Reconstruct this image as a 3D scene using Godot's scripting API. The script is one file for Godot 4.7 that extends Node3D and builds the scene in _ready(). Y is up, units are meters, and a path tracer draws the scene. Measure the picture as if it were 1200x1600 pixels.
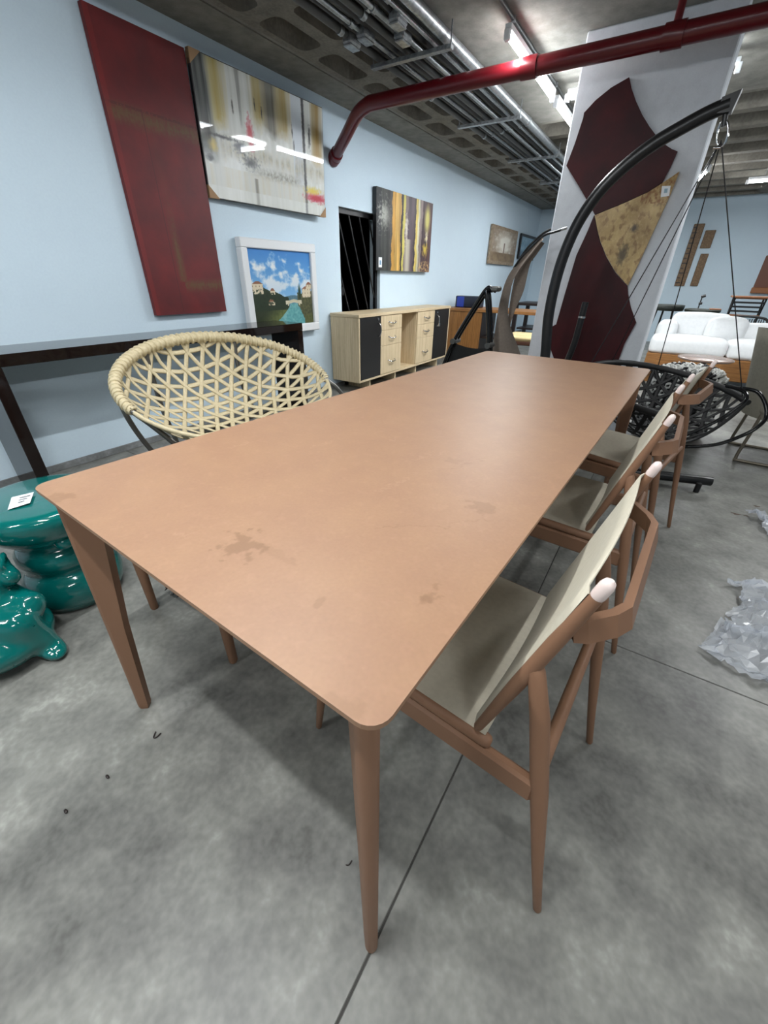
extends Node3D
# A furniture showroom in a former garage: copper-coloured dining table with sling chairs in front of a white wall with paintings.

var M := {}
var taken := {}
var base_of := {}
var cam_basis: Basis
const EYE := Vector3(0, 1.1433, 0)
const FOCAL := 627.957
const WALL := -3.12
const CEIL := 2.5
const PILLAR := -3.8

# ---------------------------------------------------------------- pixel helpers (a pixel gives a direction, the plane gives the distance)
func ray(x, y) -> Vector3:
	return cam_basis * Vector3((x - 600.0) / FOCAL, (800.0 - y) / FOCAL, -1.0)
func at_x(x, y, v) -> Vector3:
	var d := ray(x, y)
	return EYE + d * (v / d.x)
func at_y(x, y, v) -> Vector3:
	var d := ray(x, y)
	return EYE + d * ((v - EYE.y) / d.y)
func at_z(x, y, v) -> Vector3:
	var d := ray(x, y)
	return EYE + d * (v / d.z)

# ---------------------------------------------------------------- naming and tagging
func numbered(called: String, parent: Node) -> String:
	var key := str(parent.get_instance_id()) + called
	if not taken.has(key):
		taken[key] = 0
		return called
	taken[key] += 1
	return "%s_%03d" % [called, taken[key]]
func tag(o: Node, label: String, category: String, group := "", kind := "") -> Node:
	if label != "": o.set_meta("label", label)
	if category != "": o.set_meta("category", category)
	if group != "": o.set_meta("group", group)
	if kind != "": o.set_meta("kind", kind)
	return o
func thing(called: String, label: String, category: String, at := Vector3.ZERO, group := "") -> Node3D:
	var o := Node3D.new()
	o.name = numbered(called, self)
	add_child(o, true)
	o.position = at
	base_of[o] = at
	tag(o, label, category, group)
	return o
# geometry is written in world coordinates; under a thing it is moved back by the thing's base
func put(st: SurfaceTool, called: String, m: Material, parent: Node = self) -> MeshInstance3D:
	st.generate_normals()
	return put_mesh(st.commit(), called, m, parent)
func put_mesh(mesh: Mesh, called: String, m: Material, parent: Node = self) -> MeshInstance3D:
	var o := MeshInstance3D.new()
	o.mesh = mesh
	o.material_override = m
	o.name = numbered(called, parent)
	parent.add_child(o, true)
	if base_of.has(parent): o.position = -base_of[parent]
	return o
func one(st: SurfaceTool, called: String, m: Material, label: String, category: String, group := "") -> MeshInstance3D:
	var o := put(st, called, m)
	tag(o, label, category, group)
	return o
func structure(st: SurfaceTool, called: String, m: Material, label := "") -> MeshInstance3D:
	var o := put(st, called, m)
	o.set_meta("kind", "structure")
	if label != "": o.set_meta("label", label)
	return o
func copy_of(o: Node3D, at: Vector3, turn := 0.0, label := "") -> Node3D:
	var stem := String(o.name).rstrip("0123456789").rstrip("_")
	var c: Node3D = o.duplicate()
	c.name = numbered(stem, self)
	add_child(c, true)
	c.position = at
	c.rotation.y = turn
	if label != "": c.set_meta("label", label)
	return c

# ---------------------------------------------------------------- mesh helpers
func mb() -> SurfaceTool:
	var st := SurfaceTool.new()
	st.begin(Mesh.PRIMITIVE_TRIANGLES)
	st.set_smooth_group(-1)
	return st
func v3(st: SurfaceTool, p: Vector3, uv := Vector2.ZERO) -> void:
	st.set_uv(uv)
	st.add_vertex(p)
func tri(st: SurfaceTool, a: Vector3, b: Vector3, c: Vector3, out: Vector3, ua := Vector2.ZERO, ub := Vector2.ZERO, uc := Vector2.ZERO) -> void:
	if (a - c).cross(a - b).dot(out) >= 0.0:
		v3(st, a, ua); v3(st, b, ub); v3(st, c, uc)
	else:
		v3(st, a, ua); v3(st, c, uc); v3(st, b, ub)
func quad(st: SurfaceTool, a: Vector3, b: Vector3, c: Vector3, d: Vector3, out: Vector3) -> void:
	tri(st, a, b, c, out, Vector2(0, 1), Vector2(1, 1), Vector2(1, 0))
	tri(st, a, c, d, out, Vector2(0, 1), Vector2(1, 0), Vector2(0, 0))
func box(st: SurfaceTool, c: Vector3, s: Vector3, bev := 0.004, b := Basis.IDENTITY) -> void:
	var h := s * 0.5
	bev = minf(bev, minf(h.x, minf(h.y, h.z)) * 0.9)
	st.set_smooth_group(-1)
	var P := func(sx, sy, sz, ax) -> Vector3:
		var q := Vector3(sx * h.x, sy * h.y, sz * h.z)
		for k in 3:
			if k != ax: q[k] -= signf(q[k]) * bev
		return c + b * q
	for ax in 3:
		for s0 in [-1.0, 1.0]:
			var q := []
			for uv in [[-1.0, -1.0], [1.0, -1.0], [1.0, 1.0], [-1.0, 1.0]]:
				var sg := [0.0, 0.0, 0.0]
				sg[ax] = s0; sg[(ax + 1) % 3] = uv[0]; sg[(ax + 2) % 3] = uv[1]
				q.append(P.call(sg[0], sg[1], sg[2], ax))
			var o := Vector3.ZERO
			o[ax] = s0
			quad(st, q[0], q[1], q[2], q[3], b * o)
	if bev <= 0.0: return
	for ax in 3:
		var i := (ax + 1) % 3
		var j := (ax + 2) % 3
		for si in [-1.0, 1.0]:
			for sj in [-1.0, 1.0]:
				var lo := [0.0, 0.0, 0.0]
				lo[ax] = -1.0; lo[i] = si; lo[j] = sj
				var hi := lo.duplicate()
				hi[ax] = 1.0
				var o := Vector3.ZERO
				o[i] = si; o[j] = sj
				quad(st, P.call(lo[0], lo[1], lo[2], i), P.call(hi[0], hi[1], hi[2], i), P.call(hi[0], hi[1], hi[2], j), P.call(lo[0], lo[1], lo[2], j), b * o)
	for sx in [-1.0, 1.0]:
		for sy in [-1.0, 1.0]:
			for sz in [-1.0, 1.0]:
				tri(st, P.call(sx, sy, sz, 0), P.call(sx, sy, sz, 1), P.call(sx, sy, sz, 2), b * Vector3(sx, sy, sz))
func span(st: SurfaceTool, lo: Vector3, hi: Vector3, bev := 0.004) -> void:
	box(st, (lo + hi) * 0.5, (hi - lo).abs(), bev)
# a bar between two points: w across, t along the hint
func bar(st: SurfaceTool, a: Vector3, c: Vector3, w: float, t: float, hint := Vector3.UP, bev := 0.003) -> void:
	var d := (c - a).normalized()
	var x := hint.cross(d).normalized()
	box(st, (a + c) * 0.5, Vector3(w, t, (c - a).length()), bev, Basis(x, d.cross(x).normalized(), d))
# swept tube; r is a number or an array; flat squeezes it along the surface hint
func tube(st: SurfaceTool, pts: Array, r, sides := 10, cap := true, closed := false, flat := 1.0, hints := []) -> void:
	var n := pts.size()
	var rings := []
	var up := Vector3.ZERO
	for i in n:
		var d: Vector3
		if closed: d = (pts[(i + 1) % n] - pts[(i + n - 1) % n]).normalized()
		else: d = (pts[mini(i + 1, n - 1)] - pts[maxi(i - 1, 0)]).normalized()
		if hints.size(): up = hints[i] if hints.size() > 1 else hints[0]
		elif up == Vector3.ZERO: up = Vector3.UP if absf(d.y) < 0.9 else Vector3.RIGHT
		var x := up.cross(d).normalized()
		var y := d.cross(x).normalized()
		up = y
		var rr: float = r[i] if r is Array else r
		var ring := PackedVector3Array()
		for k in sides:
			var a := TAU * k / sides
			ring.append(pts[i] + x * cos(a) * rr + y * sin(a) * rr * flat)
		rings.append(ring)
	st.set_smooth_group(0)
	for i in (n if closed else n - 1):
		var A: PackedVector3Array = rings[i]
		var B: PackedVector3Array = rings[(i + 1) % n]
		var mid: Vector3 = (pts[i] + pts[(i + 1) % n]) * 0.5
		for k in sides:
			var k2 := (k + 1) % sides
			var o := (A[k] + A[k2] + B[k] + B[k2]) * 0.25 - mid
			quad(st, A[k], A[k2], B[k2], B[k], o)
	if cap and not closed:
		st.set_smooth_group(-1)
		for e in [0, n - 1]:
			var d: Vector3 = pts[0] - pts[1] if e == 0 else pts[n - 1] - pts[n - 2]
			for k in range(1, sides - 1):
				tri(st, rings[e][0], rings[e][k], rings[e][k + 1], d)
func rod(st: SurfaceTool, a: Vector3, b: Vector3, r: float, r2 := -1.0, sides := 12, rnd := 0.0) -> void:
	if r2 < 0.0: r2 = r
	var d := (b - a).normalized()
	if rnd > 0.0:
		tube(st, [a, a + d * rnd * 0.3, a + d * rnd, b - d * rnd, b - d * rnd * 0.3, b], [r * 0.45, r * 0.82, r, r2, r2 * 0.82, r2 * 0.45], sides)
	else:
		tube(st, [a, b], [r, r2], sides)
func smooth(pts: Array, n := 8, closed := false) -> Array:
	var out := []
	var m := pts.size()
	for i in (m if closed else m - 1):
		var a: Vector3 = pts[(i + m - 1) % m] if closed else pts[maxi(i - 1, 0)]
		var b: Vector3 = pts[i]
		var c: Vector3 = pts[(i + 1) % m]
		var d: Vector3 = pts[(i + 2) % m] if closed else pts[mini(i + 2, m - 1)]
		for k in n:
			out.append(b.cubic_interpolate(c, a, d, float(k) / n))
	if not closed: out.append(pts[m - 1])
	return out
func lathe(st: SurfaceTool, prof: Array, c: Vector3, segs := 32, sx := 1.0, sz := 1.0, turn := 0.0) -> void:
	st.set_smooth_group(0)
	for i in prof.size() - 1:
		var p: Vector2 = prof[i]
		var q: Vector2 = prof[i + 1]
		for k in segs:
			var a := TAU * k / segs + turn
			var b := TAU * (k + 1) / segs + turn
			var f := func(r, y, t) -> Vector3: return c + Vector3(r * cos(t) * sx, y, r * sin(t) * sz)
			var m := (a + b) * 0.5
			var o := Vector3(cos(m) * (q.y - p.y), -(q.x - p.x), sin(m) * (q.y - p.y))
			quad(st, f.call(p.x, p.y, a), f.call(p.x, p.y, b), f.call(q.x, q.y, b), f.call(q.x, q.y, a), o)
# polygon in the plane (o, ex, ey), thickness t towards n; uv over its bounding box
func prism(st: SurfaceTool, poly: PackedVector2Array, o: Vector3, ex: Vector3, ey: Vector3, t: float) -> void:
	var n := ex.cross(ey).normalized()
	var lo := poly[0]
	var hi := poly[0]
	for p in poly:
		lo = lo.min(p); hi = hi.max(p)
	var idx := Geometry2D.triangulate_polygon(poly)
	st.set_smooth_group(-1)
	var W := func(p: Vector2, k) -> Vector3: return o + ex * p.x + ey * p.y + n * t * k
	var U := func(p: Vector2) -> Vector2:
		var q: Vector2 = (p - lo) / (hi - lo)
		return Vector2(q.x, 1.0 - q.y)
	for i in range(0, idx.size(), 3):
		var a := poly[idx[i]]
		var b := poly[idx[i + 1]]
		var c := poly[idx[i + 2]]
		tri(st, W.call(a, 1), W.call(b, 1), W.call(c, 1), n, U.call(a), U.call(b), U.call(c))
		tri(st, W.call(a, 0), W.call(b, 0), W.call(c, 0), -n)
	var m := poly.size()
	var ccw := not Geometry2D.is_polygon_clockwise(poly)
	for i in m:
		var a := poly[i]
		var b := poly[(i + 1) % m]
		var e := b - a
		var s := (ex * e.y - ey * e.x) * (1.0 if ccw else -1.0)
		quad(st, W.call(a, 0), W.call(b, 0), W.call(b, 1), W.call(a, 1), s)
func grid(st: SurfaceTool, nu: int, nv: int, f: Callable, out: Vector3, group := 0) -> void:
	st.set_smooth_group(group)
	var rows := []
	for i in nu + 1:
		var row := []
		for j in nv + 1: row.append(f.call(float(i) / nu, float(j) / nv))
		rows.append(row)
	for i in nu:
		for j in nv:
			var u0 := float(i) / nu
			var u1 := float(i + 1) / nu
			var w0 := 1.0 - float(j) / nv
			var w1 := 1.0 - float(j + 1) / nv
			var a: Vector3 = rows[i][j]
			var b: Vector3 = rows[i + 1][j]
			var c: Vector3 = rows[i + 1][j + 1]
			var d: Vector3 = rows[i][j + 1]
			var o := out
			if out == Vector3.ZERO: o = (a - c).cross(a - b)
			tri(st, a, b, c, o, Vector2(u0, w0), Vector2(u1, w0), Vector2(u1, w1))
			tri(st, a, c, d, o, Vector2(u0, w0), Vector2(u1, w1), Vector2(u0, w1))
# surface nets over a distance field
func nets(st: SurfaceTool, lo: Vector3, hi: Vector3, cell: float, f: Callable) -> void:
	var n := Vector3i(((hi - lo) / cell).ceil()) + Vector3i.ONE
	var val := PackedFloat32Array()
	val.resize(n.x * n.y * n.z)
	for k in n.z:
		for j in n.y:
			for i in n.x:
				val[i + n.x * (j + n.y * k)] = f.call(lo + Vector3(i, j, k) * cell)
	var vid := {}
	var vs := PackedVector3Array()
	var sy := n.x
	var sz := n.x * n.y
	var offs := [0, 1, sy, sy + 1, sz, sz + 1, sz + sy, sz + sy + 1]
	var ed := [[0, 1], [2, 3], [4, 5], [6, 7], [0, 2], [1, 3], [4, 6], [5, 7], [0, 4], [1, 5], [2, 6], [3, 7]]
	for k in n.z - 1:
		for j in n.y - 1:
			for i in n.x - 1:
				var b := i + sy * j + sz * k
				var neg := 0
				for o in offs:
					if val[b + o] < 0.0: neg += 1
				if neg == 0 or neg == 8: continue
				var s := Vector3.ZERO
				var c := 0
				for e in ed:
					var a0: float = val[b + offs[e[0]]]
					var a1: float = val[b + offs[e[1]]]
					if (a0 < 0.0) != (a1 < 0.0):
						var t := a0 / (a0 - a1)
						var p := Vector3(e[0] & 1, (e[0] >> 1) & 1, (e[0] >> 2) & 1)
						var q := Vector3(e[1] & 1, (e[1] >> 1) & 1, (e[1] >> 2) & 1)
						s += p.lerp(q, t)
						c += 1
				vid[b] = vs.size()
				vs.append(lo + (Vector3(i, j, k) + s / c) * cell)
	st.set_smooth_group(0)
	for k in range(1, n.z - 1):
		for j in range(1, n.y - 1):
			for i in range(1, n.x - 1):
				var b := i + sy * j + sz * k
				var a0: float = val[b]
				for ax in 3:
					var step: int = [1, sy, sz][ax]
					var a1: float = val[b + step]
					if (a0 < 0.0) == (a1 < 0.0): continue
					var u: int = [sy, sz, 1][ax]
					var w: int = [sz, 1, sy][ax]
					var out := Vector3.ZERO
					out[ax] = 1.0 if a0 < 0.0 else -1.0
					quad(st, vs[vid[b - u - w]], vs[vid[b - w]], vs[vid[b]], vs[vid[b - u]], out)
func ell(p: Vector3, c: Vector3, r: Vector3) -> float:
	var q := (p - c) / r
	return (q.length() - 1.0) * minf(r.x, minf(r.y, r.z))
func cap_d(p: Vector3, a: Vector3, b: Vector3, ra: float, rb: float) -> float:
	var ab := b - a
	var t := clampf((p - a).dot(ab) / ab.length_squared(), 0.0, 1.0)
	return (p - a - ab * t).length() - lerpf(ra, rb, t)
func smin(a: float, b: float, k: float) -> float:
	var h := maxf(k - absf(a - b), 0.0) / k
	return minf(a, b) - h * h * k * 0.25

# ---------------------------------------------------------------- textures and materials
func nz(w: int, h: int, freq: float, seed_: int, oct := 4, seamless := true) -> PackedByteArray:
	var n := FastNoiseLite.new()
	n.noise_type = FastNoiseLite.TYPE_SIMPLEX_SMOOTH
	n.seed = seed_
	n.frequency = freq
	n.fractal_octaves = oct
	var im: Image = n.get_seamless_image(w, h) if seamless else n.get_image(w, h)
	im.convert(Image.FORMAT_L8)
	return im.get_data()
func stretched(w: int, h: int, w0: int, h0: int, freq: float, seed_: int, oct := 3) -> PackedByteArray:
	var n := FastNoiseLite.new()
	n.seed = seed_
	n.frequency = freq
	n.fractal_octaves = oct
	n.noise_type = FastNoiseLite.TYPE_SIMPLEX_SMOOTH
	var im: Image = n.get_image(w0, h0)
	im.convert(Image.FORMAT_L8)
	im.resize(w, h, Image.INTERPOLATE_CUBIC)
	return im.get_data()
func ramp(cols: Array, t: float) -> Color:
	t = clampf(t, 0.0, 0.9999) * (cols.size() - 1)
	var i := int(t)
	return (cols[i] as Color).lerp(cols[i + 1], t - i)
func to_tex(data: PackedByteArray, w: int, h: int) -> ImageTexture:
	return ImageTexture.create_from_image(Image.create_from_data(w, h, false, Image.FORMAT_RGB8, data))
func layered(w: int, h: int, layers: Array, cols: Array, contrast := 1.0) -> ImageTexture:
	var out := PackedByteArray()
	out.resize(w * h * 3)
	var lut := []
	for i in 256:
		lut.append(ramp(cols, (i / 255.0 - 0.5) * contrast + 0.5))
	for i in w * h:
		var t := 0.0
		for l in layers: t += l[0][i] * l[1]
		var c: Color = lut[clampi(int(t), 0, 255)]
		out[i * 3] = int(c.r * 255.0); out[i * 3 + 1] = int(c.g * 255.0); out[i * 3 + 2] = int(c.b * 255.0)
	return to_tex(out, w, h)
# a picture computed point by point: f(u, v) -> Color, v downwards
func picture(w: int, h: int, f: Callable) -> ImageTexture:
	var out := PackedByteArray()
	out.resize(w * h * 3)
	for j in h:
		for i in w:
			var c: Color = f.call((i + 0.5) / w, (j + 0.5) / h, i + j * w)
			var k := (i + j * w) * 3
			out[k] = clampi(int(c.r * 255.0), 0, 255); out[k + 1] = clampi(int(c.g * 255.0), 0, 255); out[k + 2] = clampi(int(c.b * 255.0), 0, 255)
	return to_tex(out, w, h)
func mat(c: Color, rough := 0.6, metal := 0.0) -> StandardMaterial3D:
	var m := StandardMaterial3D.new()
	m.albedo_color = c
	m.roughness = rough
	m.metallic = metal
	m.cull_mode = BaseMaterial3D.CULL_DISABLED
	return m
func tmat(t: Texture2D, rough := 0.6, scale := Vector3.ZERO, world := false) -> StandardMaterial3D:
	var m := mat(Color.WHITE, rough)
	m.albedo_texture = t
	if scale != Vector3.ZERO:
		m.uv1_triplanar = true
		m.uv1_world_triplanar = world
		m.uv1_scale = scale
	return m
func C(r, g, b) -> Color:
	return Color(r / 255.0, g / 255.0, b / 255.0)

func make_materials() -> void:
	var a := nz(512, 512, 0.006, 3, 5)
	var b := nz(512, 512, 0.03, 5, 4)
	var c := nz(512, 512, 0.22, 9, 2)
	# polished concrete: cloudy trowel marks
	var fa := nz(1024, 1024, 0.0035, 13, 5)
	var fb2 := nz(1024, 1024, 0.014, 15, 5)
	var fc2 := nz(1024, 1024, 0.09, 19, 3)
	var fl := layered(1024, 1024, [[fa, 0.40], [fb2, 0.36], [fc2, 0.24]], [C(84, 84, 80), C(106, 106, 102), C(122, 122, 117), C(137, 137, 131), C(166, 166, 160)], 1.5)
	M.floor = tmat(fl, 0.42, Vector3(0.42, 0.42, 0.42), true)
	M.joint = mat(C(66, 65, 62), 0.9)
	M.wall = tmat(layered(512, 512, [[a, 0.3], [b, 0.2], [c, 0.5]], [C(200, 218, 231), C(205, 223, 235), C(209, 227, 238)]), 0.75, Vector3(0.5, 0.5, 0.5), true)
	M.pillar = tmat(layered(512, 512, [[a, 0.4], [b, 0.35], [c, 0.25]], [C(198, 202, 208), C(210, 214, 220), C(218, 222, 227)], 1.3), 0.85, Vector3(0.8, 0.8, 0.8), true)
	M.slab = tmat(layered(512, 512, [[a, 0.45], [b, 0.4], [c, 0.15]], [C(100, 98, 92), C(126, 124, 117), C(150, 148, 140)], 1.3), 0.9, Vector3(0.5, 0.5, 0.5), true)
	M.coffer = tmat(layered(256, 256, [[nz(256, 256, 0.02, 31), 0.5], [nz(256, 256, 0.12, 32), 0.5]], [C(92, 88, 80), C(118, 114, 105), C(136, 132, 122)]), 0.95, Vector3(1.1, 1.1, 1.1), true)
	M.grey_strip = tmat(layered(256, 256, [[nz(256, 256, 0.03, 41), 0.6], [nz(256, 256, 0.15, 42), 0.4]], [C(92, 94, 94), C(118, 120, 120), C(150, 153, 155)]), 0.85, Vector3(1, 1, 1), true)
	# painted metal of the dining set
	M.copper = mat(C(136, 101, 78), 0.5)
	M.copper.metallic_specular = 0.4
	M.canvas = tmat(layered(256, 256, [[nz(256, 256, 0.4, 51, 2), 0.6], [nz(256, 256, 0.02, 52), 0.4]], [C(178, 171, 154), C(194, 187, 169), C(206, 199, 182)]), 0.85, Vector3(9, 9, 9))
	M.wrap = mat(C(226, 208, 202), 0.18)
	M.teal = mat(C(4, 98, 94), 0.12)
	M.teal.clearcoat_enabled = true
	M.teal.clearcoat = 0.6
	M.teal.clearcoat_roughness = 0.05
	M.darkwood = mat(C(26, 18, 16), 0.07)
	M.black = mat(C(20, 20, 22), 0.35)
	M.blackgloss = mat(C(16, 16, 18), 0.15)
	M.gatebar = mat(C(46, 46, 48), 0.35)
	M.blackcord = mat(C(22, 22, 23), 0.6)
	M.cane = tmat(layered(256, 256, [[nz(256, 256, 0.05, 61), 0.6], [nz(256, 256, 0.3, 62), 0.4]], [C(172, 157, 124), C(198, 184, 150), C(212, 200, 168)]), 0.5, Vector3(4, 4, 4))
	M.steel = mat(C(118, 116, 112), 0.32, 0.8)
	M.galv = tmat(layered(128, 128, [[nz(128, 128, 0.08, 71), 1.0]], [C(118, 122, 124), C(150, 154, 156), C(176, 180, 182)]), 0.35, Vector3(3, 3, 3))
	M.galv.metallic = 0.7
	M.pvc = mat(C(70, 71, 70), 0.5)
	M.cable = mat(C(26, 26, 27), 0.55)
	M.redpipe = mat(C(90, 11, 20), 0.3)
	M.white = mat(C(228, 230, 232), 0.5)
	M.paper = mat(C(236, 238, 240), 0.7)
	M.ink = mat(C(60, 62, 70), 0.8)
	M.chrome = mat(C(200, 200, 202), 0.12, 1.0)
	# light wood grain: streaks along one axis
	var s1 := stretched(512, 512, 20, 300, 0.09, 81)
	var s2 := stretched(512, 512, 64, 512, 0.2, 82)
	var oak := layered(512, 512, [[s1, 0.6], [s2, 0.4]], [C(176, 156, 124), C(202, 182, 148), C(218, 201, 170)], 1.2)
	M.oak_z = tmat(oak, 0.5, Vector3(1.6, 1.6, 0.8))
	var v1 := stretched(512, 512, 300, 20, 0.09, 83)
	var v2 := stretched(512, 512, 512, 64, 0.2, 84)
	var oakv := layered(512, 512, [[v1, 0.6], [v2, 0.4]], [C(176, 156, 124), C(202, 182, 148), C(218, 201, 170)], 1.2)
	M.oak_y = tmat(oakv, 0.5, Vector3(1.6, 0.8, 1.6))
	M.honey = tmat(layered(512, 512, [[v1, 0.6], [v2, 0.4]], [C(104, 68, 32), C(136, 92, 46), C(158, 112, 62)], 1.2), 0.45, Vector3(1.6, 0.8, 1.6))
	M.honey_x = tmat(layered(512, 512, [[s1, 0.6], [s2, 0.4]], [C(112, 74, 38), C(146, 100, 54), C(168, 122, 72)], 1.2), 0.45, Vector3(0.9, 1.6, 1.6))
	M.brown = mat(C(62, 36, 24), 0.35)
	M.umber = mat(C(38, 27, 24), 0.4)
	M.cushion = mat(C(222, 200, 150), 0.85)
	M.sofa = tmat(layered(256, 256, [[nz(256, 256, 0.3, 91, 2), 0.5], [nz(256, 256, 0.02, 92), 0.5]], [C(226, 228, 230), C(236, 238, 239), C(242, 243, 244)]), 0.9, Vector3(4, 4, 4))
	M.taupe = tmat(layered(256, 256, [[nz(256, 256, 0.35, 95, 2), 0.5], [nz(256, 256, 0.03, 96), 0.5]], [C(112, 101, 92), C(128, 117, 107), C(142, 131, 121)]), 0.9, Vector3(5, 5, 5))
	M.olive = tmat(layered(256, 256, [[nz(256, 256, 0.35, 97, 2), 0.5], [nz(256, 256, 0.03, 98), 0.5]], [C(108, 104, 92), C(124, 120, 107), C(138, 134, 121)]), 0.9, Vector3(5, 5, 5))
	M.bronze = mat(C(120, 112, 98), 0.35, 0.6)
	M.rope_light = mat(C(196, 196, 192), 0.9)
	M.rope_dark = mat(C(40, 40, 42), 0.9)
	M.orangewood = mat(C(150, 96, 58), 0.5)
	M.redwood = mat(C(112, 70, 54), 0.5)
	M.plaque = tmat(layered(256, 256, [[nz(256, 256, 0.05, 111), 0.6], [nz(256, 256, 0.3, 112), 0.4]], [C(84, 62, 44), C(120, 94, 66), C(146, 118, 86)], 1.3), 0.6, Vector3(2, 2, 2))
	M.greendark = mat(C(34, 40, 34), 0.5)
	M.blue = mat(C(28, 52, 150), 0.15)
	M.navy = mat(C(20, 26, 44), 0.2)
	M.plastic = mat(Color(0.90, 0.92, 0.95, 0.42), 0.25)
	M.plastic.transparency = BaseMaterial3D.TRANSPARENCY_ALPHA
	M.strap = mat(C(40, 36, 32), 0.7)
	M.cardboard = mat(C(160, 128, 96), 0.85)

# ---------------------------------------------------------------- lamps
func tube_lamp(a: Vector3, b: Vector3, label: String, energy := 1.0) -> void:
	var mid := (a + b) * 0.5
	var t := thing("tube_light", label, "light", mid, "ceiling tube lights")
	var d := (b - a).normalized()
	var st := mb()
	bar(st, a + Vector3(0, 0.035, 0), b + Vector3(0, 0.035, 0), 0.04, 0.03)
	put(st, "batten", M.white, t)
	st = mb()
	rod(st, a + d * 0.03, b - d * 0.03, 0.014, -1, 10)
	var glow := mat(C(250, 252, 255), 0.4)
	glow.emission_enabled = true
	glow.emission = C(248, 252, 255)
	glow.emission_energy_multiplier = 34.0 * energy
	put(st, "tube", glow, t)
	for e in [a, b]:
		st = mb()
		box(st, e, Vector3(0.034, 0.05, 0.034), 0.004)
		put(st, "end_cap", M.white, t)
	if mid.z < -5.4 or mid.x > 0.0:
		for e in [a.lerp(b, 0.15), a.lerp(b, 0.85)]:
			st = mb()
			rod(st, e + Vector3(0, 0.05, 0), Vector3(e.x, CEIL + (0.17 if mid.z < -5.4 else 0.0), e.z), 0.004, -1, 6)
			put(st, "hanger", M.galv, t)
	var l := AreaLight3D.new()
	l.name = "tube_glow"
	l.area_size = Vector2(a.distance_to(b) - 0.06, 0.028)
	l.light_color = C(249, 252, 253)
	l.light_energy = 1.5 * energy
	l.area_range = 20.0
	l.area_attenuation = 2.0
	l.shadow_enabled = true
	t.add_child(l, true)
	l.position = Vector3(0, -0.02, 0)
	# the light shines along -z of its basis: x along the tube, z up
	l.basis = Basis(d, Vector3.UP.cross(d).normalized(), Vector3.UP).orthonormalized()

func _ready() -> void:
	var cam := Camera3D.new()
	cam.name = "camera"
	add_child(cam)
	cam.position = EYE
	cam.rotation = Vector3(deg_to_rad(-30.3209), deg_to_rad(32.3236), deg_to_rad(1.0734))
	cam.fov = 103.74
	cam.near = 0.02
	cam.current = true
	cam_basis = cam.basis
	var env := Environment.new()
	env.background_mode = Environment.BG_COLOR
	env.background_color = Color(0.02, 0.02, 0.022)
	env.ambient_light_source = Environment.AMBIENT_SOURCE_DISABLED
	env.tonemap_mode = Environment.TONE_MAPPER_LINEAR
	env.tonemap_exposure = 1.72
	env.sdfgi_enabled = true
	env.ssao_enabled = true
	env.ssil_enabled = true
	var we := WorldEnvironment.new()
	we.name = "environment"
	we.environment = env
	add_child(we)
	make_materials()
	lamps()
	room()
	ceiling_services()
	dining_table()
	chairs()
	left_side()
	art()
	back_left()
	swing()
	back_right()
	floor_bits()

func lamps() -> void:
	tube_lamp(Vector3(-1.30, 2.40, -3.33), Vector3(-1.30, 2.40, -4.46), "fluorescent tube running over the red pipe beside the pillar")
	tube_lamp(Vector3(-1.30, 2.40, -4.58), Vector3(-1.30, 2.40, -5.72), "fluorescent tube beyond the junction behind the red pipe")
	tube_lamp(Vector3(-1.20, 2.40, -4.52), Vector3(-0.10, 2.40, -4.52), "crosswise fluorescent tube half hidden behind the white pillar")
	tube_lamp(Vector3(-1.30, 2.40, -0.35), Vector3(-1.30, 2.40, -1.50), "fluorescent tube over the left edge of the dining table")
	tube_lamp(Vector3(-1.30, 2.40, 0.95), Vector3(-1.30, 2.40, 2.10), "unseen tube added to brighten walls and pillar, past the near end of the table")  # out of view; added so the pillar front and walls get more light
	tube_lamp(Vector3(-1.15, 2.40, 0.10), Vector3(0.0, 2.40, 0.10), "crosswise fluorescent tube over the near end of the table")
	tube_lamp(Vector3(1.6, 2.40, -0.2), Vector3(1.6, 2.40, -1.4), "fluorescent tube over the aisle beside the sling chairs", 0.7)
	tube_lamp(Vector3(1.6, 2.40, 1.0), Vector3(1.6, 2.40, 2.2), "unseen tube added to brighten the walls, over the open floor past the sling chairs")  # another added tube behind the camera, there to lift the upright surfaces
	tube_lamp(Vector3(1.6, 2.40, -3.8), Vector3(1.6, 2.40, -5.0), "fluorescent tube over the olive armchair", 1.6)
	tube_lamp(Vector3(-0.30, 2.36, -8.70), Vector3(-0.13, 2.36, -7.60), "fluorescent tube behind the pillar over the white sofa")
	tube_lamp(Vector3(0.35, 2.36, -8.70), Vector3(1.5, 2.36, -8.70), "fluorescent tube near the far wall over the stacked chairs")
	tube_lamp(Vector3(-1.55, 2.40, -7.2), Vector3(-1.55, 2.40, -8.4), "fluorescent tube over the dark table beyond the desk")

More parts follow.
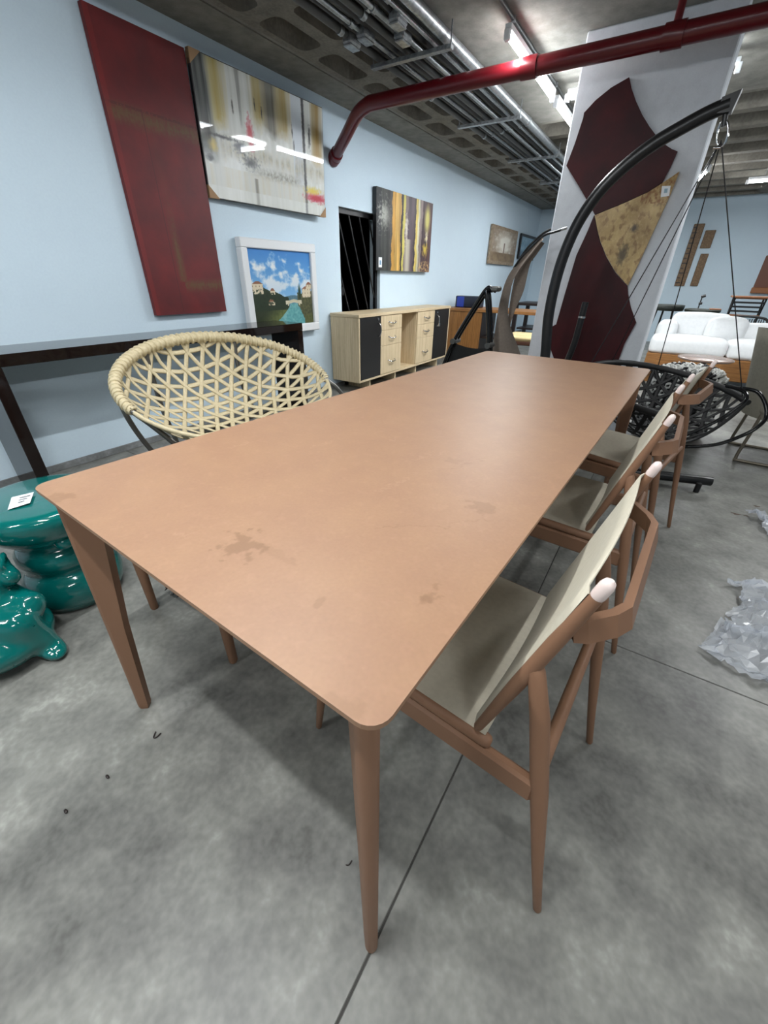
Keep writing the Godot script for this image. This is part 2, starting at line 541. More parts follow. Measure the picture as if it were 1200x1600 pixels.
# ---------------------------------------------------------------- the room
func room() -> void:
	var X1 := 6.0
	var Z0 := -11.3
	var Z1 := 4.0
	var JX := -0.14
	var JZ := -1.325
	var g := 0.0022
	var st: SurfaceTool
	var fl := Node3D.new()
	fl.name = "floor"
	fl.set_meta("kind", "structure")
	fl.set_meta("label", "polished grey concrete floor with saw-cut joints")
	add_child(fl)
	for r in [[WALL - 0.15, JX - g, Z0 - 0.15, JZ - g], [WALL - 0.15, JX - g, JZ + g, Z1 + 0.15], [JX + g, X1 + 0.15, Z0 - 0.15, JZ - g], [JX + g, X1 + 0.15, JZ + g, Z1 + 0.15]]:
		st = mb()
		span(st, Vector3(r[0], -0.06, r[2]), Vector3(r[1], 0, r[3]), 0.0015)
		put(st, "concrete_slab", M.floor, fl)
	st = mb()
	span(st, Vector3(WALL - 0.15, -0.2, Z0 - 0.15), Vector3(X1 + 0.15, -0.008, Z1 + 0.15) - Vector3(0, 0.052, 0), 0)
	span(st, Vector3(JX - g * 0.98, -0.06, Z0), Vector3(JX + g * 0.98, -0.003, Z1), 0)
	span(st, Vector3(WALL, -0.06, JZ - g * 0.98), Vector3(X1, -0.003, JZ + g * 0.98), 0)
	put(st, "joint_bed", M.joint, fl)
	# left wall with the gate opening
	var z0 := -3.97
	var z1 := -4.74
	var top := 1.75
	st = mb()
	var HT := 2.9
	span(st, Vector3(WALL - 0.15, 0, z0), Vector3(WALL, HT, Z1), 0)
	span(st, Vector3(WALL - 0.15, 0, Z0 - 0.15), Vector3(WALL, HT, z1), 0)
	span(st, Vector3(WALL - 0.15, top, z1), Vector3(WALL, HT, z0), 0)
	structure(st, "wall_left", M.wall, "white painted wall hung with paintings")
	st = mb()
	# unlit garage bay on the other side of the wall: light reaches it only through the gate
	var bx := WALL - 6.0
	span(st, Vector3(bx - 0.1, 0, -13.0), Vector3(bx, 2.6, -1.0), 0)
	span(st, Vector3(bx, 0, -13.1), Vector3(WALL - 0.15, 2.6, -13.0), 0)
	span(st, Vector3(bx, 0, -1.0), Vector3(WALL - 0.15, 2.6, -0.9), 0)
	span(st, Vector3(bx, 2.6, -13.0), Vector3(WALL - 0.15, 2.7, -1.0), 0)
	span(st, Vector3(bx, -0.1, -13.0), Vector3(WALL - 0.15, 0, -1.0), 0)
	span(st, Vector3(WALL - 0.17, 0, -13.0), Vector3(WALL - 0.15, 2.6, Z0 - 0.15), 0)
	structure(st, "wall_behind_gate", M.slab, "bare concrete bay behind the black gate")
	st = mb()
	span(st, Vector3(WALL - 0.15, 0, Z0 - 0.15), Vector3(X1, HT, Z0), 0)
	structure(st, "wall_back", M.wall, "white far wall of the showroom")
	st = mb()
	span(st, Vector3(X1, 0, Z0 - 0.15), Vector3(X1 + 0.15, HT, Z1 + 0.15), 0)
	structure(st, "wall_right", M.wall)
	st = mb()
	span(st, Vector3(WALL - 0.15, 0, Z1), Vector3(X1, HT, Z1 + 0.15), 0)
	structure(st, "wall_front", M.wall)
	# low grey strip along the foot of the wall
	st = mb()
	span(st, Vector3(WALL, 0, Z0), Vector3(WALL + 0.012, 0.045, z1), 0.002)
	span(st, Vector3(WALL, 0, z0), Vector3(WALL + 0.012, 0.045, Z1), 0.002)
	structure(st, "foot_strip_left", M.grey_strip, "low mottled grey strip at the foot of the white wall")
	# iron gate in the opening
	var gate := thing("iron_gate", "black iron gate with slanting bars in the wall opening", "gate", Vector3(WALL - 0.07, 0, (z0 + z1) * 0.5))
	var gx := WALL - 0.06
	st = mb()
	for zz in [z0 - 0.02, z1 + 0.02]: span(st, Vector3(gx - 0.02, 0.0, zz - 0.02), Vector3(gx + 0.02, top, zz + 0.02))
	for yy in [0.05, top - 0.025]: span(st, Vector3(gx - 0.02, yy - 0.025, z1 + 0.02), Vector3(gx + 0.02, yy + 0.025, z0 - 0.02))
	put(st, "gate_frame", M.black, gate)
	for k in 9:
		# slanting bars, clipped to the frame
		var zt := z0 + 0.52 - 0.19 * k
		var pa := Vector3(gx, top - 0.05, zt)
		var pb := Vector3(gx, 0.07, zt - (top - 0.12) / 2.6)
		if pb.z > z0 - 0.05 or pa.z < z1 + 0.05: continue
		if pa.z > z0 - 0.04: pa = pa.lerp(pb, (pa.z - z0 + 0.04) / (pa.z - pb.z))
		if pb.z < z1 + 0.04: pb = pb.lerp(pa, (z1 + 0.04 - pb.z) / (pa.z - pb.z))
		st = mb()
		bar(st, pa, pb, 0.012, 0.016, Vector3.RIGHT)
		put(st, "bar", M.gatebar, gate)
	st = mb()
	box(st, Vector3(gx + 0.03, 1.0, z0 - 0.05), Vector3(0.03, 0.09, 0.05), 0.008)
	put(st, "lock", M.black, gate)
	# pillar
	st = mb()
	span(st, Vector3(-0.955, 0, PILLAR - 0.55), Vector3(-0.12, CEIL, PILLAR), 0.008)
	structure(st, "wall_pillar", M.pillar, "thick white plastered pillar carrying the red and gold wall relief")
	# ceiling
	var ce := Node3D.new()
	ce.name = "ceiling"
	ce.set_meta("kind", "structure")
	ce.set_meta("label", "bare concrete waffle ceiling with a flat band round the pillar")
	add_child(ce)
	st = mb()
	span(st, Vector3(WALL - 0.15, CEIL + 0.2, Z0 - 0.15), Vector3(X1 + 0.15, CEIL + 0.4, Z1 + 0.15), 0)
	put(st, "top_slab", M.slab, ce)
	st = mb()
	span(st, Vector3(WALL, CEIL, Z0), Vector3(-2.80, CEIL + 0.2, Z1), 0)
	span(st, Vector3(-2.80, CEIL + 0.008, Z0), Vector3(-2.785, CEIL + 0.2, Z1), 0)
	span(st, Vector3(-2.785, CEIL, Z0), Vector3(-2.76, CEIL + 0.2, Z1), 0)
	put(st, "edge_beam", M.slab, ce)
	var zc := -5.415
	st = mb()
	span(st, Vector3(-1.89, CEIL, zc), Vector3(X1, CEIL + 0.2, Z1), 0)
	put(st, "flat_band", M.slab, ce)
	var pan := func(x0, x1, za, zb, mx, mz):
		var s := mb()
		var op := []
		var tp := []
		var rr := 0.06
		var hx: float = (x1 - x0) * 0.5 - mx
		var hz: float = (zb - za) * 0.5 - mz
		var cc := Vector3((x0 + x1) * 0.5, CEIL, (za + zb) * 0.5)
		for q in 4:
			var sx: float = [1, -1, -1, 1][q]
			var sz: float = [1, 1, -1, -1][q]
			for k in 4:
				var an := PI * 0.5 * q + PI * 0.5 * k / 3.0
				op.append(cc + Vector3(sx * (hx - rr) + cos(an) * rr, 0, sz * (hz - rr) + sin(an) * rr))
				tp.append(cc + Vector3(sx * (hx - rr) * 0.78 + cos(an) * rr * 0.8, 0.17, sz * (hz - rr) * 0.86 + sin(an) * rr * 0.8))
		s.set_smooth_group(-1)
		var oc := [Vector3(x1, CEIL, zb), Vector3(x0, CEIL, zb), Vector3(x0, CEIL, za), Vector3(x1, CEIL, za)]
		for k in 16:
			var k2 := (k + 1) % 16
			quad(s, op[k], op[k2], tp[k2], tp[k], cc - op[k])
			tri(s, tp[k], tp[k2], cc + Vector3(0, 0.175, 0), Vector3.DOWN)
			var q: int = k / 4
			tri(s, op[k], op[k2], oc[q], Vector3.DOWN)
			if k % 4 == 3: tri(s, op[k2], oc[q], oc[(q + 1) % 4], Vector3.DOWN)
		put(s, "coffer", M.coffer, ce)
	for k in range(-5, 15):
		var zmid := -2.89 - k * 0.556
		var za: float = maxf(zmid - 0.278, Z0)
		for cidx in 3:
			var xa := -2.76 + cidx * 0.29
			pan.call(xa, xa + 0.29, za, zmid + 0.278, 0.05, 0.06)
	var zb2 := zc
	while zb2 - 0.5 > Z0:
		for cidx in 6:
			var xa := -1.89 + cidx * 1.315
			pan.call(xa, xa + 1.315, zb2 - 0.556, zb2, 0.07, 0.06)
		zb2 -= 0.556

func ceiling_services() -> void:
	var st: SurfaceTool
	# fire main
	var t := thing("fire_pipe", "dark red fire pipe bending out of the white wall and crossing under the ceiling", "pipe", Vector3(-1.4, 2.35, -3.6))
	var zp := -3.55
	var e := at_z(566, 162, zp)
	var w0 := at_x(524, 244, WALL + 0.05)
	var far := at_z(1200, 26, zp)
	var y_ := (e.y + far.y) * 0.5
	e.y = y_
	far.y = y_
	var dirx := Vector3(1, 0, 0)
	var mid1 := e + (w0 - e).normalized() * 0.10
	st = mb()
	tube(st, smooth([w0, w0.lerp(mid1, 0.5), mid1, e + dirx * 0.07], 6) + [e + dirx * 0.3, Vector3(-1.15, y_, zp), Vector3(5.98, y_, zp)], 0.048, 18)
	put(st, "pipe", M.redpipe, t)
	st = mb()
	tube(st, [Vector3(WALL, w0.y - 0.02, w0.z - 0.02), w0], 0.06, 18)
	rod(st, w0 - (mid1 - w0).normalized() * 0.03, w0 + (mid1 - w0).normalized() * 0.05, 0.058, -1, 18)
	put(st, "wall_elbow", M.redpipe, t)
	for xx in [at_z(828, 105, zp).x, at_z(1053, 55, zp).x]:
		st = mb()
		rod(st, Vector3(xx - 0.05, y_, zp), Vector3(xx + 0.05, y_, zp), 0.056, -1, 18)
		put(st, "coupling", M.redpipe, t)
	st = mb()
	rod(st, Vector3(at_z(1053, 55, zp).x, y_, zp), Vector3(at_z(1053, 55, zp).x, CEIL - 0.002, zp), 0.02, -1, 12)
	put(st, "riser", M.redpipe, t)
	# conduit that carries the tube lights
	var ct := thing("lamp_conduit", "thin grey conduit running along the flat ceiling to the tube lights", "conduit", Vector3(-1.29, 2.46, -3))
	st = mb()
	rod(st, Vector3(-1.30, 2.486, 3.5), Vector3(-1.30, 2.486, -5.4), 0.011, -1, 10)
	put(st, "pipe", M.pvc, ct)
	for zz in [-0.4, -1.5, -2.6, -3.4, -4.5]:
		st = mb()
		rod(st, Vector3(-1.30, 2.474, zz), Vector3(-1.30, CEIL, zz), 0.014, -1, 8)
		put(st, "hanger", M.galv, ct)
	# bundle of conduits beside the wall
	var names := [
		[-1.585, 2.385, 0.034, "galv", "widest bright galvanised conduit on the outer side of the conduit bundle"],
		[-1.655, 2.345, 0.014, "galv", "slim shiny conduit next to the widest galvanised one"],
		[-1.705, 2.36, 0.022, "cable", "black cable bunch between bright conduits"],
		[-1.755, 2.34, 0.016, "galv", "slim galvanised conduit in the middle of the conduit bundle"],
		[-1.80, 2.36, 0.016, "pvc", "dull grey conduit in the middle of the conduit bundle"],
		[-1.845, 2.345, 0.020, "pvc", "thicker dull grey conduit in the conduit bundle"],
		[-1.895, 2.36, 0.024, "cable", "thick black cable bunch in the conduit bundle"],
		[-1.945, 2.34, 0.014, "galv", "slim galvanised conduit beside the thick black cables"],
		[-1.99, 2.36, 0.020, "cable", "black cable bunch on the inner side of the conduit bundle"],
		[-2.045, 2.345, 0.022, "pvc", "dull grey conduit on the wall side of the conduit bundle"]]
	for n in names:
		n[0] *= 1.062
		n[1] += 0.082 - (0.0 if n[2] < 0.03 else 0.02)
		var c := thing("conduit", n[4], "conduit", Vector3(n[0], n[1], -5), "conduits hung under the ceiling")
		st = mb()
		rod(st, Vector3(n[0], n[1], 3.8), Vector3(n[0], n[1], -11.2), n[2], -1, 10)
		put(st, "pipe", M[n[3]], c)
		if n[3] != "cable":
			for zz in [-2.2, -3.4, -4.6, -5.8, -7.0]:
				st = mb()
				rod(st, Vector3(n[0], n[1], zz + n[0] * 0.3), Vector3(n[0], n[1], zz + 0.035 + n[0] * 0.3), n[2] + 0.005, -1, 10)
				put(st, "clamp", M.galv, c)
	var struts := {-1.7: "steel strut hanger holding the conduits on the near side of the junction boxes", -3.25: "steel strut hanger just before the conduits pass over the red pipe", -4.7: "first steel strut hanger beyond the red pipe", -6.2: "second steel strut hanger beyond the red pipe", -7.7: "third steel strut hanger beyond the red pipe, towards the far wall"}
	for zz: float in struts:
		var s := thing("strut_hanger", struts[zz], "hanger", Vector3(-1.94, 2.39, zz), "strut hangers of the conduit bundle")
		st = mb()
		span(st, Vector3(-2.22, 2.372, zz - 0.02), Vector3(-1.62, 2.394, zz + 0.02), 0.002)
		put(st, "strut", M.galv, s)
		for xx in [-2.21, -1.63]:
			st = mb()
			rod(st, Vector3(xx, 2.38, zz), Vector3(xx, CEIL + (0.0 if xx < -2.0 else 0.0), zz), 0.005, -1, 8)
			put(st, "threaded_rod", M.galv, s)
	for q in [[-2.17, -2.95, 0.04, "grey junction box on the wall-side conduit"], [-2.05, -2.93, 0.04, "grey junction box above the thick black cables"], [-1.79, -2.88, 0.045, "junction box beside the widest galvanised conduit"], [-1.864, -3.06, 0.04, "junction box on the slim middle conduit"]]:
		var j := thing("junction_box", q[3], "box", Vector3(q[0], 2.42, q[1]), "conduit junction boxes")
		st = mb()
		box(st, Vector3(q[0], 2.417, q[1]), Vector3(0.07, 0.055, 0.11), 0.008)
		put(st, "body", M.galv, j)
		st = mb()
		box(st, Vector3(q[0], 2.384, q[1]), Vector3(0.06, 0.012, 0.1), 0.004)
		put(st, "lid", M.galv, j)

# ---------------------------------------------------------------- dining table
const TT := -0.0481
func tbl(u: float, y: float, v: float) -> Vector3:
	return Vector3(-0.1263 + cos(TT) * u + sin(TT) * v, y, -0.1936 - sin(TT) * u + cos(TT) * v)
func dining_table() -> void:
	var w := 0.908
	var l := 2.406
	var t := thing("dining_table", "long copper-brown dining table with thin scuffed top and slanted blade legs", "table", tbl(-w * 0.5, 0, -l * 0.5))
	# scuffs and stains where the photograph shows them: [u, v, size u, size v, strength]
	var nA := nz(320, 848, 0.02, 101, 4, false)
	var nB := nz(320, 848, 0.09, 102, 3, false)
	var nC := nz(320, 848, 0.35, 103, 2, false)
	var spots := []
	for q in [[380, 852, 0.035, 0.03, 0.9], [752, 792, 0.03, 0.02, 0.55], [675, 930, 0.012, 0.018, 0.7], [664, 938, 0.008, 0.012, 0.6], [100, 775, 0.02, 0.03, 0.6], [430, 865, 0.04, 0.01, 0.3], [540, 1105, 0.02, 0.012, 0.35], [705, 720, 0.02, 0.02, 0.3], [497, 942, 0.006, 0.012, 0.6]]:
		var p := at_y(q[0], q[1], 0.75) - tbl(0, 0.75, 0)
		var u := p.x * cos(TT) - p.z * sin(TT)
		var v := p.x * sin(TT) + p.z * cos(TT)
		spots.append([(u + w) / w, 1.0 + v / l, q[2] / w, q[3] / l, q[4]])
	# thin scratch lines: from pixel to pixel, light or dark
	var lines := []
	for q in [[585, 825, 690, 822, -1.0], [690, 822, 745, 810, -1.0], [745, 790, 760, 815, -1.0], [270, 838, 310, 832, 1.0], [640, 720, 700, 705, 1.0], [590, 770, 640, 745, 1.0], [610, 690, 622, 682, 1.0], [480, 700, 520, 690, 1.0], [700, 735, 760, 715, -0.8], [355, 700, 392, 690, 1.0]]:
		var a := at_y(q[0], q[1], 0.75) - tbl(0, 0.75, 0)
		var b := at_y(q[2], q[3], 0.75) - tbl(0, 0.75, 0)
		lines.append([Vector2((a.x * cos(TT) - a.z * sin(TT)), a.x * sin(TT) + a.z * cos(TT)), Vector2((b.x * cos(TT) - b.z * sin(TT)), b.x * sin(TT) + b.z * cos(TT)), q[4]])
	var base := C(155, 121, 94)
	var stain := C(118, 88, 64)
	var pale := C(186, 150, 124)
	var top_tex := picture(320, 848, func(u: float, v: float, i: int):
		var c := base.lerp(C(148, 114, 90), nA[i] / 255.0).lerp(C(168, 131, 105), clampf((nB[i] - 150) / 105.0, 0, 1) * 0.35)
		c = c * (0.975 + 0.05 * nC[i] / 255.0)
		for s in spots:
			var dx: float = (u - s[0]) / s[2]
			var dy: float = ((1.0 - v) - (1.0 - s[1])) / s[3]
			if absf(dx) < 2.0 and absf(dy) < 2.0:
				var d := sqrt(dx * dx + dy * dy) + (nB[i] - 128) / 110.0
				if d < 1.0: c = c.lerp(stain, 0.55 * s[4] * clampf((1.0 - d) * 4.0, 0.0, 1.0))
		var P := Vector2((u - 1.0) * w, -(1.0 - v) * l)
		P += Vector2(nB[i] - 128, nA[i] - 128) * 0.00012
		for s in lines:
			if absf(P.x - s[0].x) > 0.35 and absf(P.y - s[0].y) > 0.4: continue
			var q := Geometry2D.get_closest_point_to_segment(P, s[0], s[1])
			var d := q.distance_to(P)
			if d < 0.003: c = c.lerp(pale if s[2] > 0.0 else stain, 0.3 * (1.0 - d / 0.003))
		return c)
	var tm := tmat(top_tex, 0.46)
	tm.metallic_specular = 0.45
	# rounded slab
	var poly := PackedVector2Array()
	var r := 0.028
	for q in [[-r, -r, 0], [-w + r, -r, 1], [-w + r, -l + r, 2], [-r, -l + r, 3]]:
		for k in 7:
			var an: float = PI * 0.5 * q[2] + PI * 0.5 * k / 6.0
			poly.append(Vector2(q[0] + cos(an) * r, q[1] + sin(an) * r))
	var ex := Vector3(cos(TT), 0, -sin(TT))
	var ev := Vector3(sin(TT), 0, cos(TT))
	var st := mb()
	# plane axes: ex and ev with normal up; v runs backwards so that the texture's v follows it
	var top := []
	var low := []
	var inn := []
	for p in poly:
		top.append(tbl(p.x, 0.75, p.y)); low.append(tbl(p.x, 0.742, p.y))
		inn.append(tbl(clampf(p.x, -w + 0.03, -0.03), 0.732, clampf(p.y, -l + 0.03, -0.03)))
	var uvs := []
	for p in poly: uvs.append(Vector2((p.x + w) / w, 1.0 + p.y / l))
	var m := poly.size()
	for k in range(1, m - 1):
		tri(st, top[0], top[k], top[k + 1], Vector3.UP, uvs[0], uvs[k], uvs[k + 1])
		tri(st, inn[0], inn[k], inn[k + 1], Vector3.DOWN)
	var cen := tbl(-w * 0.5, 0.75, -l * 0.5)
	for k in m:
		var k2 := (k + 1) % m
		quad(st, top[k], top[k2], low[k2], low[k], top[k] - cen)
		quad(st, low[k], low[k2], inn[k2], inn[k], Vector3.DOWN)
	var tt := put(st, "tabletop", tm, t)
	tt.set_meta("label", "thin copper-brown tabletop with scuffs, stains and scratches")
	st = mb()
	var g := 0.11
	bar(st, tbl(-g, 0.715, -g), tbl(-g, 0.715, -l + g), 0.025, 0.036)
	bar(st, tbl(-w + g, 0.715, -g), tbl(-w + g, 0.715, -l + g), 0.025, 0.036)
	for vv in [-g, -l * 0.5, -l + g]: bar(st, tbl(-g, 0.715, vv), tbl(-w + g, 0.715, vv), 0.025, 0.036)
	put(st, "underframe", M.copper, t)
	for q in [[0.0, 0.0, -1, -1], [-w, 0.0, 1, -1], [-w, -l, 1, 1], [0.0, -l, -1, 1]]:
		var d: Vector3 = (ex * q[2] * 0.76 + ev * q[3] * 0.65).normalized()
		var n: Vector3 = d.cross(Vector3.UP).normalized()
		var c0 := tbl(q[0], 0, q[1])
		st = mb()
		# blade section: rounded outer edge, straight inner edge
		var rings := []
		for h in [[0.0, 0.012, 0.040, 0.011], [0.012, 0.010, 0.043, 0.0125], [0.34, 0.022, 0.072, 0.0145], [0.69, 0.034, 0.120, 0.016], [0.734, 0.036, 0.126, 0.016]]:
			var ring := []
			var th: float = h[3]
			for k in 9:
				var an := PI * 0.5 + PI * k / 8.0
				ring.append(c0 + Vector3(0, h[0], 0) + d * (h[1] + th + cos(an) * th) + n * sin(an) * th)
			ring.append(c0 + Vector3(0, h[0], 0) + d * h[2] - n * th * 0.9)
			ring.append(c0 + Vector3(0, h[0], 0) + d * h[2] + n * th * 0.9)
			rings.append(ring)
		for i in rings.size() - 1:
			var mid: Vector3 = (rings[i][4] + rings[i][9] + rings[i + 1][4] + rings[i + 1][10]) * 0.25
			for k in 11:
				var k2 := (k + 1) % 11
				st.set_smooth_group(0 if k < 8 else -1)
				quad(st, rings[i][k], rings[i][k2], rings[i + 1][k2], rings[i + 1][k], (rings[i][k] + rings[i][k2] + rings[i + 1][k]) / 3.0 - mid)
		st.set_smooth_group(-1)
		for k in range(1, 10): tri(st, rings[0][0], rings[0][k], rings[0][k + 1], Vector3.DOWN)
		put(st, "leg", M.copper, t)

# ---------------------------------------------------------------- sling chairs
func make_chair(label: String) -> Node3D:
	var t := thing("sling_chair", label, "chair", Vector3.ZERO, "sling chairs along the table")
	var st: SurfaceTool
	var hw := 0.2215
	for s: float in [1.0, -1.0]:
		var z: float = hw * s
		st = mb()
		tube(st, [Vector3(0.002, 0, z), Vector3(0, 0.006, z), Vector3(-0.026, 0.13, z), Vector3(-0.075, 0.38, z), Vector3(-0.112, 0.56, z), Vector3(-0.136, 0.650, z), Vector3(-0.1395, 0.663, z), Vector3(-0.1410, 0.669, z)], [0.006, 0.0085, 0.0105, 0.0155, 0.0155, 0.0130, 0.0085, 0.003], 14)
		put(st, "rear_leg", M.copper, t)
		st = mb()
		tube(st, [Vector3(-0.645, 0, z * 0.98), Vector3(-0.644, 0.006, z * 0.98), Vector3(-0.622, 0.15, z * 0.98), Vector3(-0.59, 0.36, z * 0.98), Vector3(-0.585, 0.395, z * 0.98)], [0.006, 0.0085, 0.012, 0.0165, 0.017], 14)
		put(st, "front_leg", M.copper, t)
		st = mb()
		# back bar with rounded lower end
		var a := Vector3(-0.199, 0.452, z)
		var b := Vector3(-0.092, 0.832, z)
		var d := (b - a).normalized()
		tube(st, [a - d * 0.012, a - d * 0.006, a, a.lerp(b, 0.4), a.lerp(b, 0.7), b], [0.004, 0.0065, 0.0085, 0.0115, 0.0110, 0.0082], 14)
		put(st, "back_bar", M.copper, t)
		st = mb()
		tube(st, [b - d * 0.018, b - d * 0.014, b + d * 0.003, b + d * 0.010, b + d * 0.013], [0.0086, 0.0093, 0.0092, 0.0070, 0.003], 14)
		var wp := put(st, "wrapped_tip", M.wrap, t)
		wp.set_meta("label", "pale plastic film wrapped round the bar tip")
		st = mb()
		bar(st, Vector3(-0.082, 0.378, z), Vector3(-0.595, 0.383, z * 0.98), 0.022, 0.055, Vector3.UP, 0.006)
		put(st, "side_rail", M.copper, t)
		st = mb()
		var zs: float = (hw - 0.006) * s
		rod(st, Vector3(-0.172, 0.418, zs), Vector3(-0.61, 0.430, zs), 0.0135, -1, 12, 0.012)
		put(st, "seat_bar", M.copper, t)
		for xx in [-0.22, -0.50]:
			st = mb()
			box(st, Vector3(xx, 0.405, zs), Vector3(0.018, 0.03, 0.014), 0.002)
			put(st, "spacer", M.copper, t)
	# bent rail behind the back
	var path := [Vector3(-0.112, 0.742, hw - 0.012), Vector3(-0.096, 0.742, hw - 0.022), Vector3(-0.068, 0.742, hw - 0.058), Vector3(-0.056, 0.742, hw - 0.085), Vector3(-0.056, 0.742, 0.0)]
	var full := path.duplicate()
	for k in range(3, -1, -1): full.append(Vector3(path[k].x, path[k].y, -path[k].z))
	st = mb()
	for i in full.size() - 1:
		var a: Vector3 = full[i]
		var b: Vector3 = full[i + 1]
		var da: Vector3 = ((b - a).normalized() + ((a - full[i - 1]).normalized() if i > 0 else Vector3.ZERO)).normalized()
		var db: Vector3 = ((b - a).normalized() + ((full[i + 2] - b).normalized() if i < full.size() - 2 else Vector3.ZERO)).normalized()
		var na = da.cross(Vector3.UP).normalized() * 0.006
		var nb = db.cross(Vector3.UP).normalized() * 0.006
		var up := Vector3(-0.005, 0.018, 0)
		var mid := (a + b) * 0.5
		var cs := [[a - na - up, b - nb - up, b - nb + up, a - na + up], [a + na - up, b + nb - up, b + nb + up, a + na + up], [a - na + up, b - nb + up, b + nb + up, a + na + up], [a - na - up, b - nb - up, b + nb - up, a + na - up]]
		for q in cs: quad(st, q[0], q[1], q[2], q[3], (q[0] + q[2]) * 0.5 - mid)
	put(st, "bent_back_rail", M.copper, t)
	st = mb()
	rod(st, Vector3(-0.087, 0.435, hw), Vector3(-0.087, 0.435, -hw), 0.0115, -1, 12)
	put(st, "stretcher", M.copper, t)
	st = mb()
	rod(st, Vector3(-0.592, 0.36, hw * 0.98), Vector3(-0.592, 0.36, -hw * 0.98), 0.0125, -1, 12)
	put(st, "front_stretcher", M.copper, t)
	# canvas back and seat, a little slack, wrapped over the bars
	st = mb()
	var fb := func(u: float, v: float) -> Vector3:
		var z := lerpf(hw + 0.002, -hw - 0.002, u)
		var p := Vector3(-0.199, 0.452, z).lerp(Vector3(-0.0995, 0.812, z), v)
		var sag := sin(u * PI) * 0.010
		var edge := minf(u, 1.0 - u)
		# the cloth lies against the front of the bars
		return p + Vector3(-0.0135 + sag + 0.006 * clampf(1.0 - edge * 40.0, 0.0, 1.0), 0.004, 0)
	grid(st, 24, 8, fb, Vector3(-1, 0.2, 0))
	grid(st, 24, 8, func(u: float, v: float) -> Vector3: return fb.call(u, v) + Vector3(0.003, -0.001, 0), Vector3(1, -0.2, 0))
	for k in 24:
		quad(st, fb.call(k / 24.0, 1.0), fb.call((k + 1) / 24.0, 1.0), fb.call((k + 1) / 24.0, 1.0) + Vector3(0.003, -0.001, 0), fb.call(k / 24.0, 1.0) + Vector3(0.003, -0.001, 0), Vector3.UP)
	var bk := put(st, "back_canvas", M.canvas, t)
	bk.set_meta("label", "beige canvas stretched between the back bars")
	st = mb()
	var fs := func(u: float, v: float) -> Vector3:
		var z := lerpf(hw - 0.004, -hw + 0.004, u)
		return Vector3(lerpf(-0.185, -0.605, v), lerpf(0.4325, 0.4445, v) - sin(u * PI) * 0.012, z)
	grid(st, 16, 6, fs, Vector3.UP)
	grid(st, 16, 6, func(u: float, v: float) -> Vector3: return fs.call(u, v) - Vector3(0, 0.003, 0), Vector3.DOWN)
	var se := put(st, "seat_canvas", M.canvas, t)
	se.set_meta("label", "greenish beige canvas seat")
	return t
func chairs() -> void:
	var spec := [[0.118, -0.443, 0.150, -0.885, "copper-brown sling chair at the end of the table with a worn beige back"], [0.168, -1.279, 0.190, -1.724, "middle sling chair of the row, between two others"], [0.222, -1.955, 0.311, -2.383, "slightly turned sling chair next to the black hanging basket"]]
	var first := make_chair(spec[0][4])
	for i in 3:
		var s = spec[i]
		var a := Vector3(s[0], 0, s[1])
		var b := Vector3(s[2], 0, s[3])
		var d := (b - a).normalized()
		var c: Node3D = first
		if i > 0: c = copy_of(first, Vector3.ZERO, 0, s[4])
		c.position = (a + b) * 0.5
		c.rotation.y = atan2(-d.x, -d.z)
	# low bench tucked under the other side of the table
	var t := thing("low_bench", "low brown bench with dangling black straps tucked under the table", "bench", Vector3(-1.15, 0, -0.75))
	var st: SurfaceTool
	for q in [[-0.921, -0.511], [-1.384, -0.509], [-0.921, -1.0], [-1.384, -1.0]]:
		st = mb()
		tube(st, [Vector3(q[0], 0, q[1]), Vector3(q[0], 0.008, q[1]), Vector3(q[0], 0.38, q[1])], [0.012, 0.015, 0.022], 8)
		put(st, "leg", M.copper, t)
	st = mb()
	span(st, Vector3(-1.41, 0.365, -1.03), Vector3(-0.895, 0.395, -0.48), 0.006)
	put(st, "seat_frame", M.copper, t)
	st = mb()
	span(st, Vector3(-1.40, 0.396, -1.02), Vector3(-0.905, 0.42, -0.49), 0.01)
	put(st, "seat_pad", M.canvas, t)
	for q in [[-1.12, 0.0], [-1.09, 0.03], [-1.07, -0.01]]:
		st = mb()
		tube(st, smooth([Vector3(q[0], 0.37, -0.475), Vector3(q[0] + 0.01, 0.33, -0.462), Vector3(q[0] + 0.025 + q[1], 0.29, -0.458), Vector3(q[0] + q[1], 0.26, -0.462)], 5), 0.007, 6, true, false, 0.3)
		put(st, "strap", M.strap, t)

